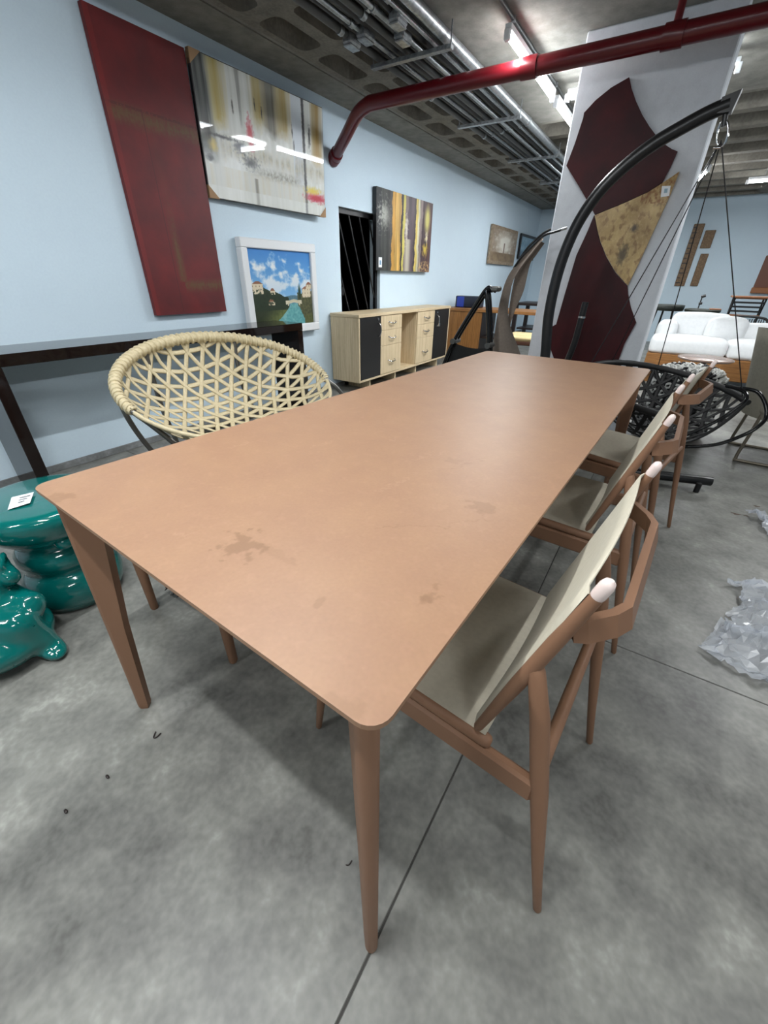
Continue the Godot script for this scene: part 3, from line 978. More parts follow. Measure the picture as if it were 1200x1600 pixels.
# ---------------------------------------------------------------- woven bowls
# disc (u, v) -> bowl; straps follow three families of straight lines in the disc
func bowl_point(c: Vector3, e1: Vector3, e2: Vector3, n: Vector3, depth: float, u: float, v: float) -> Vector3:
	var r2 := minf(u * u + v * v, 1.0)
	return c + e1 * u + e2 * v - n * depth * pow(1.0 - r2, 0.75)
func weave(t: Node, c: Vector3, e1: Vector3, e2: Vector3, n: Vector3, depth: float, step: float, width: float, m: Material, front := Vector2.ZERO, lim := 2.0) -> void:
	for fam in 3:
		var an := deg_to_rad(90.0 + 60.0 * fam)
		var d := Vector2(cos(an), sin(an))
		var p := Vector2(-d.y, d.x)
		var k := -int(1.0 / step)
		while k * step < 0.98:
			var off := k * step
			k += 1
			if absf(off) > 0.97: continue
			var half := sqrt(1.0 - off * off)
			var s0 := -half
			var s1 := half
			if front != Vector2.ZERO:
				# the bowl is cut straight at its front
				var rate := d.dot(front)
				var room := lim - p.dot(front) * off
				if absf(rate) < 0.001:
					if room < 0.0: continue
				elif rate > 0.0: s1 = minf(s1, room / rate)
				else: s0 = maxf(s0, room / rate)
				if s1 - s0 < 0.12: continue
			var segs := maxi(int((s1 - s0) * 11.0), 4)
			var pts := []
			var hints := []
			for i in segs + 1:
				var s := lerpf(s0, s1, float(i) / segs)
				var q := p * off + d * s
				var lift: float = 0.003 * cos(PI * (s / step + fam * 0.6667)) + 0.002 * fam
				pts.append(bowl_point(c, e1, e2, n, depth, q.x, q.y) + n * lift)
				var g := (bowl_point(c, e1, e2, n, depth, q.x * 0.99, q.y * 0.99) - bowl_point(c, e1, e2, n, depth, q.x * 0.96 + 0.001, q.y * 0.96 + 0.001))
				hints.append((n * 1.0 - (e1.normalized() * q.x + e2.normalized() * q.y) * 1.1).normalized())
				if g == Vector3.ZERO: pass
			var st := mb()
			tube(st, pts, width, 6, true, false, 0.26, hints)
			put(st, "strap", m, t)
func rim_points(c: Vector3, e1: Vector3, e2: Vector3, a0: float, a1: float, n: int) -> Array:
	var out := []
	for i in n + 1:
		var a := lerpf(a0, a1, float(i) / n)
		out.append(c + e1 * cos(a) + e2 * sin(a))
	return out

func left_side() -> void:
	var st: SurfaceTool
	# console
	var x0 := WALL + 0.08
	var x1 := -2.70
	var za := -0.66
	var zb := -2.87
	var h := 0.785
	var t := thing("console_table", "long glossy dark-brown console table with panel legs against the wall", "console", Vector3((x0 + x1) * 0.5, 0, (za + zb) * 0.5))
	st = mb()
	span(st, Vector3(x0, h - 0.058, zb), Vector3(x1, h, za), 0.003)
	put(st, "top", M.darkwood, t)
	for z in [za - 0.03, zb + 0.03]:
		st = mb()
		span(st, Vector3(x0 + (0.0 if z < -2 else 0.0), 0, z - 0.03), Vector3(x1 - 0.002, h - 0.059, z + 0.03), 0.003)
		put(st, "panel_leg", M.darkwood, t)
	# woven bowl chair
	t = thing("woven_chair", "round lounge chair woven from beige strips on bent steel tubes", "chair", Vector3(-1.88, 0, -1.47))
	var c := Vector3(-1.90, 0.628, -1.48)
	var e1 := Vector3(0.385, -0.195, -0.03)
	var e2 := Vector3(0.0, 0.012, -0.60)
	var n := e1.cross(-e2).normalized()
	if n.y < 0: n = -n
	weave(t, c, e1 * 0.99, e2 * 0.99, n, 0.27, 0.155, 0.0135, M.cane)
	# wrapped rim: thick round the back, thin along the front
	var pts := rim_points(c, e1, e2, deg_to_rad(68), deg_to_rad(272), 200)
	var rr := []
	for i in pts.size():
		var f := float(i) / (pts.size() - 1)
		rr.append((0.017 + 0.007 * sin(PI * f)) * (1.0 + 0.16 * absf(sin(i * 0.36)) + 0.06 * sin(i * 1.7)))
	st = mb()
	tube(st, pts, rr, 10)
	var rim := put(st, "wrapped_rim", M.cane, t)
	rim.set_meta("label", "thick rim wrapped in beige strips")
	var helix := []
	var turns := 62
	for i in turns * 10:
		var f := float(i) / (turns * 10 - 1)
		var x := f * (pts.size() - 1)
		var k := mini(int(x), pts.size() - 2)
		var P: Vector3 = (pts[k] as Vector3).lerp(pts[k + 1], x - k)
		var T: Vector3 = (pts[k + 1] - pts[k]).normalized()
		var A := T.cross(n).normalized()
		var an := TAU * i / 10.0 + 0.6 * sin(i * 0.11)
		var rad := 0.018 + 0.008 * sin(PI * f)
		helix.append(P + (A * cos(an) + T.cross(A) * sin(an)) * rad)
	st = mb()
	tube(st, helix, 0.0075, 6, true, false, 1.0)
	put(st, "rim_wrap", M.cane, t)
	pts = rim_points(c, e1, e2, deg_to_rad(-88), deg_to_rad(68), 80)
	rr = []
	for i in pts.size(): rr.append(0.009 * (1.0 + 0.2 * absf(sin(i * 0.5))))
	st = mb()
	tube(st, pts, rr, 8)
	put(st, "front_rim", M.cane, t)
	var ring_at := func(deg: float) -> Vector3: return c + e1 * cos(deg_to_rad(deg)) + e2 * sin(deg_to_rad(deg))
	for q in [["front_tube", [ring_at.call(-98.0), ring_at.call(-88.0), Vector3(-1.84, 0.535, -0.93), Vector3(-1.79, 0.40, -1.01), Vector3(-1.74, 0.20, -1.10), Vector3(-1.74, 0.03, -1.17), Vector3(-1.80, 0.013, -1.17), Vector3(-2.2, 0.013, -1.10)]], ["side_tube", [ring_at.call(-112.0), ring_at.call(-112.0) + Vector3(0.02, -0.13, 0.0), Vector3(-2.02, 0.38, -0.97), Vector3(-1.97, 0.18, -1.06), Vector3(-1.99, 0.03, -1.12), Vector3(-2.06, 0.013, -1.12)]], ["front_tube", [ring_at.call(80.0), ring_at.call(68.0), Vector3(-1.69, 0.49, -2.10), Vector3(-1.67, 0.36, -2.14), Vector3(-1.70, 0.03, -2.05), Vector3(-1.78, 0.013, -2.03), Vector3(-2.2, 0.013, -1.95)]], ["side_tube", [ring_at.call(100.0), ring_at.call(100.0) + Vector3(0.0, -0.15, -0.02), Vector3(-2.0, 0.28, -2.08), Vector3(-2.02, 0.03, -2.0), Vector3(-2.1, 0.013, -1.98)]], ["back_tube", [ring_at.call(150.0), ring_at.call(150.0) + Vector3(0.02, -0.3, 0), Vector3(-2.16, 0.2, -1.85), Vector3(-2.20, 0.013, -1.95)]], ["back_tube", [ring_at.call(205.0), ring_at.call(205.0) + Vector3(0.02, -0.3, 0), Vector3(-2.16, 0.2, -1.2), Vector3(-2.20, 0.013, -1.10)]]]:
		st = mb()
		tube(st, smooth(q[1], 7), 0.0125, 10)
		put(st, q[0], M.steel, t)
	st = mb()
	var f0 := c - n * 0.275
	rod(st, f0 + Vector3(0, -0.01, 0.30), f0 + Vector3(0, -0.01, -0.30), 0.011, -1, 10)
	put(st, "cross_tube", M.steel, t)
	# teal ceramic stool with flat top
	t = thing("ceramic_stool", "glossy teal ceramic stool with round flat top and price tag", "stool", Vector3(-1.735, 0, -0.40))
	var sc := Vector3(-1.735, 0, -0.405)
	var prof := [[0.0, 0.0], [0.12, 0.0], [0.145, 0.01], [0.162, 0.045], [0.168, 0.085], [0.160, 0.125], [0.138, 0.150], [0.120, 0.165], [0.130, 0.180], [0.146, 0.208], [0.145, 0.238], [0.128, 0.264], [0.114, 0.280], [0.130, 0.300], [0.170, 0.325], [0.196, 0.360], [0.208, 0.400], [0.206, 0.425], [0.192, 0.440], [0.170, 0.444], [0.0, 0.444]]
	var pv := []
	for q in prof: pv.append(Vector2(q[0], q[1]))
	st = mb()
	lathe(st, pv, sc, 48)
	put(st, "body", M.teal, t)
	st = mb()
	nets(st, sc + Vector3(0.05, 0.25, -0.07), sc + Vector3(0.22, 0.38, 0.1), 0.008, func(p): return ell(p, sc + Vector3(0.145, 0.312, 0.02), Vector3(0.035, 0.03, 0.035)))
	put(st, "knob", M.teal, t)
	# tag
	var tg := [at_y(18, 777, 0.4465), at_y(54, 771, 0.4465), at_y(48, 788, 0.4465), at_y(12, 797, 0.4465)]
	st = mb()
	var nrm := Vector3.UP
	var up := func(p: Vector3, dy: float) -> Vector3: return p + Vector3(0, dy, 0)
	quad(st, up.call(tg[0], 0.0), up.call(tg[1], 0.006), up.call(tg[2], 0.006), up.call(tg[3], 0.001), nrm)
	var pt := put(st, "price_tag", M.paper, t)
	pt.set_meta("label", "white paper price tag")
	for k in 3:
		var aa: Vector3 = tg[0].lerp(tg[3], 0.3 + 0.2 * k).lerp(tg[1].lerp(tg[2], 0.3 + 0.2 * k), 0.42)
		var bb: Vector3 = tg[0].lerp(tg[3], 0.3 + 0.2 * k).lerp(tg[1].lerp(tg[2], 0.3 + 0.2 * k), 0.9 - 0.1 * k)
		st = mb()
		bar(st, aa + Vector3(0, 0.0055, 0), bb + Vector3(0, 0.007, 0), 0.0035, 0.0006, Vector3.UP, 0.0)
		put(st, "print_line", M.ink, pt)
	# teal ceramic crouching figure
	t = thing("ceramic_figure", "glossy teal ceramic crouching figure with folded legs", "figurine", Vector3(-1.60, 0, -0.10))
	var fc := Vector3(-1.60, 0, -0.105)
	var fig := func(p: Vector3) -> float:
		var q := p - fc
		var d := ell(q, Vector3(0, 0.075, 0), Vector3(0.165, 0.085, 0.155))
		d = smin(d, cap_d(q, Vector3(-0.02, 0.16, 0.05), Vector3(0.10, 0.15, -0.05), 0.075, 0.055), 0.03)
		d = smin(d, cap_d(q, Vector3(0.10, 0.15, -0.05), Vector3(0.125, 0.035, -0.09), 0.042, 0.03), 0.025)
		d = smin(d, ell(q, Vector3(0.15, 0.02, -0.09), Vector3(0.05, 0.022, 0.035)), 0.02)
		d = smin(d, cap_d(q, Vector3(-0.02, 0.17, -0.06), Vector3(0.06, 0.17, -0.10), 0.07, 0.05), 0.02)
		d = smin(d, ell(q, Vector3(-0.05, 0.23, 0.0), Vector3(0.11, 0.11, 0.10)), 0.04)
		d = smin(d, cap_d(q, Vector3(-0.05, 0.32, -0.09), Vector3(0.03, 0.28, -0.10), 0.032, 0.03), 0.02)
		d = smin(d, ell(q, Vector3(-0.07, 0.36, 0.0), Vector3(0.08, 0.085, 0.08)), 0.02)
		for k in 3:
			d = minf(d, cap_d(q, Vector3(-0.02 - 0.0 * k, 0.335 - 0.022 * k, -0.12), Vector3(0.035, 0.325 - 0.022 * k, -0.09), 0.011, 0.012))
		return maxf(d, -p.y)
	st = mb()
	nets(st, fc + Vector3(-0.22, -0.02, -0.2), fc + Vector3(0.24, 0.48, 0.2), 0.0095, fig)
	put(st, "body", M.teal, t)
	# sideboard
	sideboard()

func sideboard() -> void:
	var st: SurfaceTool
	var xf := -2.726
	var xb := WALL + 0.015
	var za := -3.745
	var zb := -6.0
	var y0 := 0.105
	var y1 := 0.80
	var t := thing("sideboard", "pale oak sideboard with black end doors, small drawers and open middle niche", "sideboard", Vector3((xf + xb) * 0.5, 0, (za + zb) * 0.5))
	var zs := [za - 0.022, -4.172, -4.636, -5.031, -5.514, zb + 0.022]
	st = mb()
	span(st, Vector3(xb, y1 - 0.032, zb - 0.008), Vector3(xf + 0.008, y1, za + 0.008), 0.003)
	put(st, "top", M.oak_z, t)
	for z in [za - 0.011, zb + 0.011]:
		st = mb()
		span(st, Vector3(xb, y0, z - 0.011), Vector3(xf, y1 - 0.0325, z + 0.011), 0.002)
		put(st, "side_panel", M.oak_y, t)
	st = mb()
	span(st, Vector3(xb, y0, zs[5]), Vector3(xf, y0 + 0.022, zs[0]), 0.002)
	put(st, "bottom_panel", M.oak_z, t)
	st = mb()
	span(st, Vector3(xb, y0 + 0.022, zs[5]), Vector3(xb + 0.01, y1 - 0.033, zs[0]), 0.0)
	put(st, "back_panel", M.oak_y, t)
	for k in range(1, 5):
		st = mb()
		span(st, Vector3(xb + 0.01, y0 + 0.022, zs[k] - 0.008), Vector3(xf - 0.02, y1 - 0.033, zs[k] + 0.008), 0.001)
		put(st, "divider", M.oak_y, t)
	for k in [0, 4]:
		st = mb()
		span(st, Vector3(xf - 0.018, y0 + 0.024, zs[k + 1] + 0.004), Vector3(xf, y1 - 0.036, zs[k] - 0.003), 0.002)
		var d := put(st, "door", M.black, t)
		d.set_meta("label", "matt black cabinet door")
		var hz: float = zs[k + 1] + 0.06 if k == 0 else zs[k] - 0.07
		st = mb()
		tube(st, smooth([Vector3(xf, 0.70, hz), Vector3(xf + 0.03, 0.685, hz), Vector3(xf + 0.035, 0.63, hz - 0.01), Vector3(xf + 0.03, 0.575, hz), Vector3(xf, 0.56, hz)], 5), 0.008, 8)
		put(st, "handle", M.chrome, d)
		st = mb()
		rod(st, Vector3(xf, 0.735, hz - 0.0), Vector3(xf + 0.008, 0.735, hz), 0.012, -1, 12)
		put(st, "lock", M.chrome, d)
		if k == 4:
			st = mb()
			box(st, Vector3(xf + 0.045, 0.585, hz), Vector3(0.012, 0.05, 0.035), 0.003)
			put(st, "hanging_key", M.chrome, d)
	for k in [1, 3]:
		var ys := [y1 - 0.036, 0.612, 0.445, y0 + 0.024]
		for i in 3:
			st = mb()
			span(st, Vector3(xf - 0.018, ys[i + 1] + 0.003, zs[k + 1] + 0.003), Vector3(xf, ys[i], zs[k] - 0.003), 0.002)
			var d := put(st, "drawer", M.oak_y, t)
			var cy: float = (ys[i] + ys[i + 1]) * 0.5 - (0.02 if i == 2 else 0.0)
			var cz: float = (zs[k] + zs[k + 1]) * 0.5
			st = mb()
			tube(st, smooth([Vector3(xf, cy + 0.012, cz + 0.07), Vector3(xf + 0.025, cy, cz + 0.055), Vector3(xf + 0.03, cy - 0.008, cz), Vector3(xf + 0.025, cy, cz - 0.055), Vector3(xf, cy + 0.012, cz - 0.07)], 5), 0.007, 8)
			put(st, "handle", M.chrome, d)
	for z in [za - 0.25, -4.56, -5.10, zb + 0.25]:
		st = mb()
		span(st, Vector3(xb + 0.04, 0, z - 0.012), Vector3(xf - 0.03, y0, z + 0.012), 0.001)
		put(st, "foot_panel", M.oak_y, t)

# ---------------------------------------------------------------- paintings
# rectangle on the left wall from four pixels: [y0, y1, z0 (near), z1 (far)] on the plane x
func wall_rect(tl, tr, bl, br, x) -> Array:
	var a := at_x(tl[0], tl[1], x)
	var b := at_x(tr[0], tr[1], x)
	var c := at_x(bl[0], bl[1], x)
	var d := at_x(br[0], br[1], x)
	return [(c.y + d.y) * 0.5, (a.y + b.y) * 0.5, (a.z + c.z) * 0.5, (b.z + d.z) * 0.5]
func canvas_sides(st: SurfaceTool, r: Array, x0: float, x1: float) -> void:
	span(st, Vector3(x0, r[0], r[3]), Vector3(x1, r[1], r[2]), 0.002)
func face(r: Array, x: float, inset := 0.0) -> SurfaceTool:
	var st := mb()
	quad(st, Vector3(x, r[0] + inset, r[2] - inset), Vector3(x, r[0] + inset, r[3] + inset), Vector3(x, r[1] - inset, r[3] + inset), Vector3(x, r[1] - inset, r[2] - inset), Vector3.RIGHT)
	return st
func blob(u: float, v: float, cu: float, cv: float, ru: float, rv: float) -> float:
	return sqrt(((u - cu) / ru) * ((u - cu) / ru) + ((v - cv) / rv) * ((v - cv) / rv))
func art() -> void:
	var st: SurfaceTool
	# tall red panel
	var X := WALL + 0.045
	var r := wall_rect([128, 0], [290, 68], [243, 493], [351, 487], X)
	r[1] = at_x(128, 0, X).y
	var t := thing("red_panel_painting", "tall dark red abstract painting with rusty bands, unframed", "painting", Vector3(X - 0.02, r[0], (r[2] + r[3]) * 0.5))
	var red_side := mat(C(104, 25, 27), 0.6)
	st = mb()
	canvas_sides(st, r, WALL + 0.012, X)
	put(st, "canvas", red_side, t)
	var n1 := nz(192, 448, 0.012, 201, 4, false)
	var n2 := nz(192, 448, 0.12, 202, 3, false)
	var n3 := stretched(192, 448, 192, 26, 0.15, 203)
	var red := picture(192, 448, func(u: float, v: float, i: int):
		var a := n1[i] / 255.0
		var b := n2[i] / 255.0
		var c := C(82, 19, 23).lerp(C(110, 25, 27), a)
		c = c.lerp(C(88, 26, 25), clampf(b - 0.45, 0, 1) * 0.5)
		var rust := 0.0
		rust = maxf(rust, 1.0 - absf(v - 0.27 - 0.02 * a) / 0.045)
		if v > 0.27 and v < 0.86: rust = maxf(rust, (1.0 - absf(u - 0.44 - 0.03 * (v - 0.5)) / 0.07) * clampf((v - 0.5) * 4.0, 0.15, 1.0))
		if u > 0.46: rust = maxf(rust, 1.0 - absf(v - 0.875) / 0.035)
		rust *= clampf((n3[i] / 255.0 * 0.7 + b * 0.6), 0.0, 1.0)
		c = c.lerp(C(92, 68, 38), clampf(rust * 1.5, 0, 1) * 0.9)
		if v > 0.25 and absf(u - 0.36) < 0.006: c = c.lerp(C(70, 20, 20), 0.6)
		if absf(v - 0.255) < 0.004 and b > 0.4: c = c.lerp(C(70, 22, 20), 0.6)
		if u < 0.05: c = c.lerp(C(136, 36, 34), 0.4)
		return c)
	put(face(r, X + 0.001), "painted_face", tmat(red, 0.55), t)
	# glossy wrapped abstract
	X = WALL + 0.05
	r = wall_rect([293, 72], [497, 172], [325, 305], [502, 342], X)
	var cen := Vector3(X, (r[0] + r[1]) * 0.5, (r[2] + r[3]) * 0.5)
	t = thing("wrapped_painting", "cream and ochre abstract painting in shiny wrap with cardboard corners", "painting", Vector3(WALL + 0.02, r[0], cen.z))
	t.position.x += 0.022
	base_of[t] = Vector3(WALL + 0.02, r[0], cen.z)
	t.rotation = Vector3(0, deg_to_rad(-2.0), deg_to_rad(-1.5))
	var L := t.position
	st = mb()
	span(st, Vector3(X - 0.03, r[0], r[3]), Vector3(X - 0.002, r[1], r[2]), 0.002)
	put(st, "stretcher", M.black, t)
	var m1 := nz(384, 240, 0.02, 211, 4, false)
	var m2 := nz(384, 240, 0.1, 212, 3, false)
	var m3 := stretched(384, 240, 384, 14, 0.06, 213)
	var ab := picture(384, 240, func(u: float, v: float, i: int):
		var a := m1[i] / 255.0
		var b := m2[i] / 255.0
		var s := m3[i] / 255.0
		var c := C(196, 198, 190).lerp(C(222, 224, 220), s)
		# vertical ochre and charcoal bands in the upper part
		for band in [[0.03, 0.06, 34, 38, 36, 0.75], [0.14, 0.05, 168, 146, 70, 0.5], [0.29, 0.012, 128, 128, 124, 0.42], [0.43, 0.05, 158, 134, 66, 0.4], [0.52, 0.05, 74, 70, 58, 0.44], [0.62, 0.06, 150, 128, 70, 0.42], [0.93, 0.05, 150, 118, 56, 0.55]]:
			var k := clampf(1.4 - absf(u - band[0] - 0.03 * (s - 0.5)) / band[1], 0.0, 1.0) * clampf((band[5] + 0.1 * (a - 0.5) - v) * 9.0, 0.0, 1.0)
			c = c.lerp(C(band[2], band[3], band[4]), k * (0.55 + 0.4 * s))
		# pale upright gap and dark mast
		if u > 0.70 and u < 0.79: c = c.lerp(C(196, 204, 212), clampf((0.80 - v) * 6.0, 0, 1) * 0.85)
		c = c.lerp(C(40, 42, 46), clampf(1.5 - absf(u - 0.805 - 0.006 * (b - 0.5)) / 0.011, 0, 1) * 0.9)
		if v > 0.78: c = c.lerp(C(96, 92, 84), clampf(1.4 - absf(u - 0.36) / 0.013, 0, 1) * 0.8)
		# middle band: greys and browns
		var mid := clampf(1.0 - absf(v - 0.60 - 0.08 * (a - 0.5)) / 0.10, 0, 1)
		c = c.lerp(C(120, 118, 106).lerp(C(176, 162, 124), b), mid * clampf(s * 1.6 - 0.3, 0, 1) * 0.8)
		var low := clampf(1.0 - absf(v - 0.72) / 0.06, 0, 1) * clampf((u - 0.3) * 6.0, 0, 1) * clampf((0.80 - u) * 8.0, 0, 1)
		c = c.lerp(C(108, 104, 90), low * b)
		if v > 0.74 and v < 0.9: c = c.lerp(C(178, 168, 138), clampf(s * 1.5 - 0.4, 0, 1) * 0.5)
		# strokes
		c = c.lerp(C(44, 44, 48), clampf(1.0 - blob(u, v, 0.14, 0.52, 0.13, 0.018) * (0.5 + b), 0, 1))
		c = c.lerp(C(54, 58, 66), clampf(1.2 - blob(u, v, 0.26, 0.56, 0.05, 0.05) * (0.5 + b), 0, 1) * 0.8)
		c = c.lerp(C(60, 62, 68), clampf(1.2 - blob(u, v, 0.33, 0.66, 0.06, 0.05) * (0.4 + b * 1.2), 0, 1) * 0.8)
		c = c.lerp(C(176, 44, 56), clampf(1.4 - blob(u, v, 0.345 + 0.02 * (v - 0.45), 0.44, 0.022, 0.11) * (0.6 + 0.8 * b), 0, 1) * 0.9)
		c = c.lerp(C(180, 26, 52), clampf(1.4 - blob(u, v, 0.91, 0.835, 0.10, 0.04) * (0.6 + 0.8 * b), 0, 1))
		c = c.lerp(C(214, 188, 60), clampf(1.3 - blob(u, v, 0.875, 0.775, 0.07, 0.035) * (0.5 + b), 0, 1) * 0.9)
		c = c.lerp(C(206, 176, 70), clampf(1.3 - blob(u, v, 0.07, 0.60, 0.025, 0.05) * (0.6 + 0.8 * b), 0, 1) * 0.8)
		c = c.lerp(C(30, 32, 34), clampf(1.3 - blob(u, v, 0.035, 0.70, 0.02, 0.025) * (0.6 + 0.8 * b), 0, 1))
		c = c.lerp(C(40, 38, 36), clampf(1.3 - blob(u, v, 0.86, 0.30, 0.012, 0.10) * (0.6 + 0.9 * b), 0, 1) * 0.8)
		for q in [[0.235, 0.27], [0.40, 0.20], [0.45, 0.24], [0.70, 0.30], [0.71, 0.42]]:
			c = c.lerp(C(52, 50, 46), clampf(1.2 - blob(u, v, q[0], q[1], 0.006, 0.055) * (0.6 + 0.8 * b), 0, 1) * 0.9)
		if v > 0.9: c = c.lerp(C(214, 216, 210), 0.5)
		return c)
	var am := tmat(ab, 0.45)
	am.clearcoat_enabled = true
	am.clearcoat = 0.5
	am.clearcoat_roughness = 0.025
	var ph := nz(256, 256, 0.02, 221, 3)
	var pf := put(face(r, X, 0.006), "painted_face", am, t)
	pf.set_meta("label", "cream and ochre painted canvas under shiny film")
	if ph.size() == 0: return
	for q in [[r[1], r[2], -1, -1], [r[0], r[2], 1, -1], [r[0], r[3], 1, 1]]:
		st = mb()
		var p0 := Vector3(X + 0.004, q[0], q[1])
		var pa := p0 + Vector3(0, 0.075 * q[2], 0)
		var pb := p0 + Vector3(0, 0, 0.085 * q[3])
		tri(st, p0, pa, pb, Vector3.RIGHT)
		tri(st, p0 - Vector3(0.03, 0, 0), pa - Vector3(0.03, 0, 0), pb - Vector3(0.03, 0, 0), Vector3.LEFT)
		quad(st, p0, pa, pa - Vector3(0.036, 0, 0), p0 - Vector3(0.036, 0, 0), Vector3(0, 0, -q[3]))
		quad(st, p0, pb, pb - Vector3(0.036, 0, 0), p0 - Vector3(0.036, 0, 0), Vector3(0, -q[2], 0))
		put(st, "cardboard_corner", M.cardboard, t)
	# landscape in a wrapped white frame, standing on the console
	X = WALL + 0.06
	r = wall_rect([371, 362], [495, 388], [392, 517], [495, 513], X)
	r[0] = 0.79
	t = thing("landscape_painting", "river landscape painting in a wide white frame standing behind the console", "painting", Vector3(X - 0.03, r[0], (r[2] + r[3]) * 0.5))
	r[0] = 0.66
	t.position.y = 0.66
	base_of[t] = t.position
	var fw := 0.07
	for q in [[r[1] - fw, r[1], r[2], r[3]], [r[0], r[0] + fw, r[2], r[3]], [r[0] + fw, r[1] - fw, r[2], r[2] - fw], [r[0] + fw, r[1] - fw, r[3] + fw, r[3]]]:
		st = mb()
		span(st, Vector3(WALL + 0.01, q[0], q[3]), Vector3(X + 0.012, q[1], q[2]), 0.006)
		put(st, "frame_board", M.white, t)
	var k1 := nz(256, 256, 0.018, 231, 5, false)
	var k2 := nz(256, 256, 0.07, 232, 3, false)
	var land := picture(256, 256, func(u: float, v: float, i: int):
		var a := k1[i] / 255.0
		var b := k2[i] / 255.0
		var c := C(58, 128, 198).lerp(C(134, 184, 222), clampf(v * 1.5, 0, 1))
		var cl := clampf((a * 1.1 + 0.5 * (1.0 - absf(v - 0.45) * 2.6) - 0.78) * 2.8, 0, 1)
		c = c.lerp(C(226, 230, 232), cl * clampf(1.3 - v, 0, 1))
		if v > 0.60: c = C(96, 140, 168).lerp(C(70, 110, 130), b)
		# hills
		if v > 0.615 - 0.03 * sin(u * 9.0 + 2.0) and v < 0.68: c = C(92, 128, 150).lerp(C(70, 104, 110), b)
		# left bank of trees and houses
		var lt := 0.475 + 0.12 * u + 0.06 * (a - 0.5) + 0.20 * maxf(0.0, u - 0.35) * 2.0
		if u < 0.58 and v > lt: c = C(26, 40, 24).lerp(C(62, 78, 40), b * b)
		if u > 0.73 and v > 0.57 + 0.05 * (b - 0.5) - 0.08 * (u - 0.73): c = C(52, 58, 36).lerp(C(104, 100, 66), b)
		for hq in [[0.02, 0.43, 0.16, 0.13, 0], [0.28, 0.52, 0.08, 0.05, 1], [0.24, 0.66, 0.10, 0.05, 1], [0.82, 0.50, 0.16, 0.12, 0], [0.90, 0.44, 0.10, 0.06, 0]]:
			if u > hq[0] and u < hq[0] + hq[2]:
				if v > hq[1] and v < hq[1] + hq[3]: c = C(214, 200, 172) if fmod((u - hq[0]) * 40.0, 2.0) > 0.5 or fmod(v * 60.0, 3.0) > 1.2 else C(150, 128, 104)
				elif v > hq[1] - 0.035 and v <= hq[1] and absf(u - hq[0] - hq[2] * 0.5) < hq[2] * 0.5 * (v - hq[1] + 0.05) / 0.05: c = C(138, 92, 70)
		if u < 0.52 and v > lt + 0.02 and b > 0.55 - 0.2 * u: c = c.lerp(C(30, 46, 28), 0.8)
		c = c.lerp(C(24, 48, 30), clampf(1.5 - blob(u, v, 0.775, 0.55, 0.02, 0.09), 0, 1))
		# arched bridge
		var bd := blob(u, v, 0.66, 0.735, 0.10, 0.075)
		if u > 0.52 and u < 0.80 and v > 0.655 and v < 0.685 + 0.02 * absf(u - 0.66) * 10.0: c = C(206, 198, 172)
		if bd > 0.9 and bd < 1.25 and v < 0.73 and u > 0.55 and u < 0.77: c = C(196, 188, 160)
		# river widening to the front
		var le := 0.60 - pow(maxf(v - 0.70, 0.0), 1.2) * 1.35
		var re := 0.72 + (v - 0.70) * 0.55
		if v > 0.70 and u > le + 0.03 * (a - 0.5) and u < re + 0.03 * (b - 0.5): c = C(112, 176, 176).lerp(C(72, 138, 142), b).lerp(C(176, 206, 200), clampf(a - 0.55, 0, 1))
		elif v > 0.78 and u < le + 0.05: c = C(74, 88, 42).lerp(C(120, 122, 66), b).lerp(C(40, 50, 28), clampf((le - u) * 3.0, 0, 1))
		if v > 0.88 and u > 0.84: c = C(66, 72, 40).lerp(C(98, 100, 60), b)
		return c)
	var lm := put(face([r[0] + fw, r[1] - fw, r[2] - fw, r[3] + fw], X - 0.01), "painted_face", tmat(land, 0.35), t)
	lm.set_meta("label", "river between wooded banks under blue sky with white clouds")
	# yellow and dark striped canvas
	X = WALL + 0.06
	r = wall_rect([583, 294], [676, 314], [596, 424], [671, 424], X)
	r[2] = at_x(588, 360, X).z
	t = thing("striped_painting", "black, violet and yellow abstract canvas overlapping the gate", "painting", Vector3(X - 0.03, r[0], (r[2] + r[3]) * 0.5))
	st = mb()
	canvas_sides(st, r, WALL + 0.012, X)
	put(st, "canvas", M.black, t)
	var y1 := nz(256, 192, 0.02, 241, 4, false)
	var y2 := nz(256, 192, 0.09, 242, 3, false)
	var y3 := stretched(256, 192, 256, 10, 0.09, 243)
	var stripes := [[0.0, 40, 42, 44], [0.08, 60, 62, 58], [0.16, 48, 48, 46], [0.205, 70, 66, 62], [0.245, 196, 148, 62], [0.30, 214, 172, 92], [0.36, 200, 158, 80], [0.40, 44, 36, 40], [0.43, 208, 196, 96], [0.47, 120, 104, 104], [0.52, 84, 70, 78], [0.58, 96, 80, 86], [0.64, 70, 58, 62], [0.67, 212, 190, 100], [0.71, 206, 200, 172], [0.75, 150, 132, 128], [0.80, 72, 52, 56], [0.90, 88, 60, 60], [1.01, 70, 48, 50]]
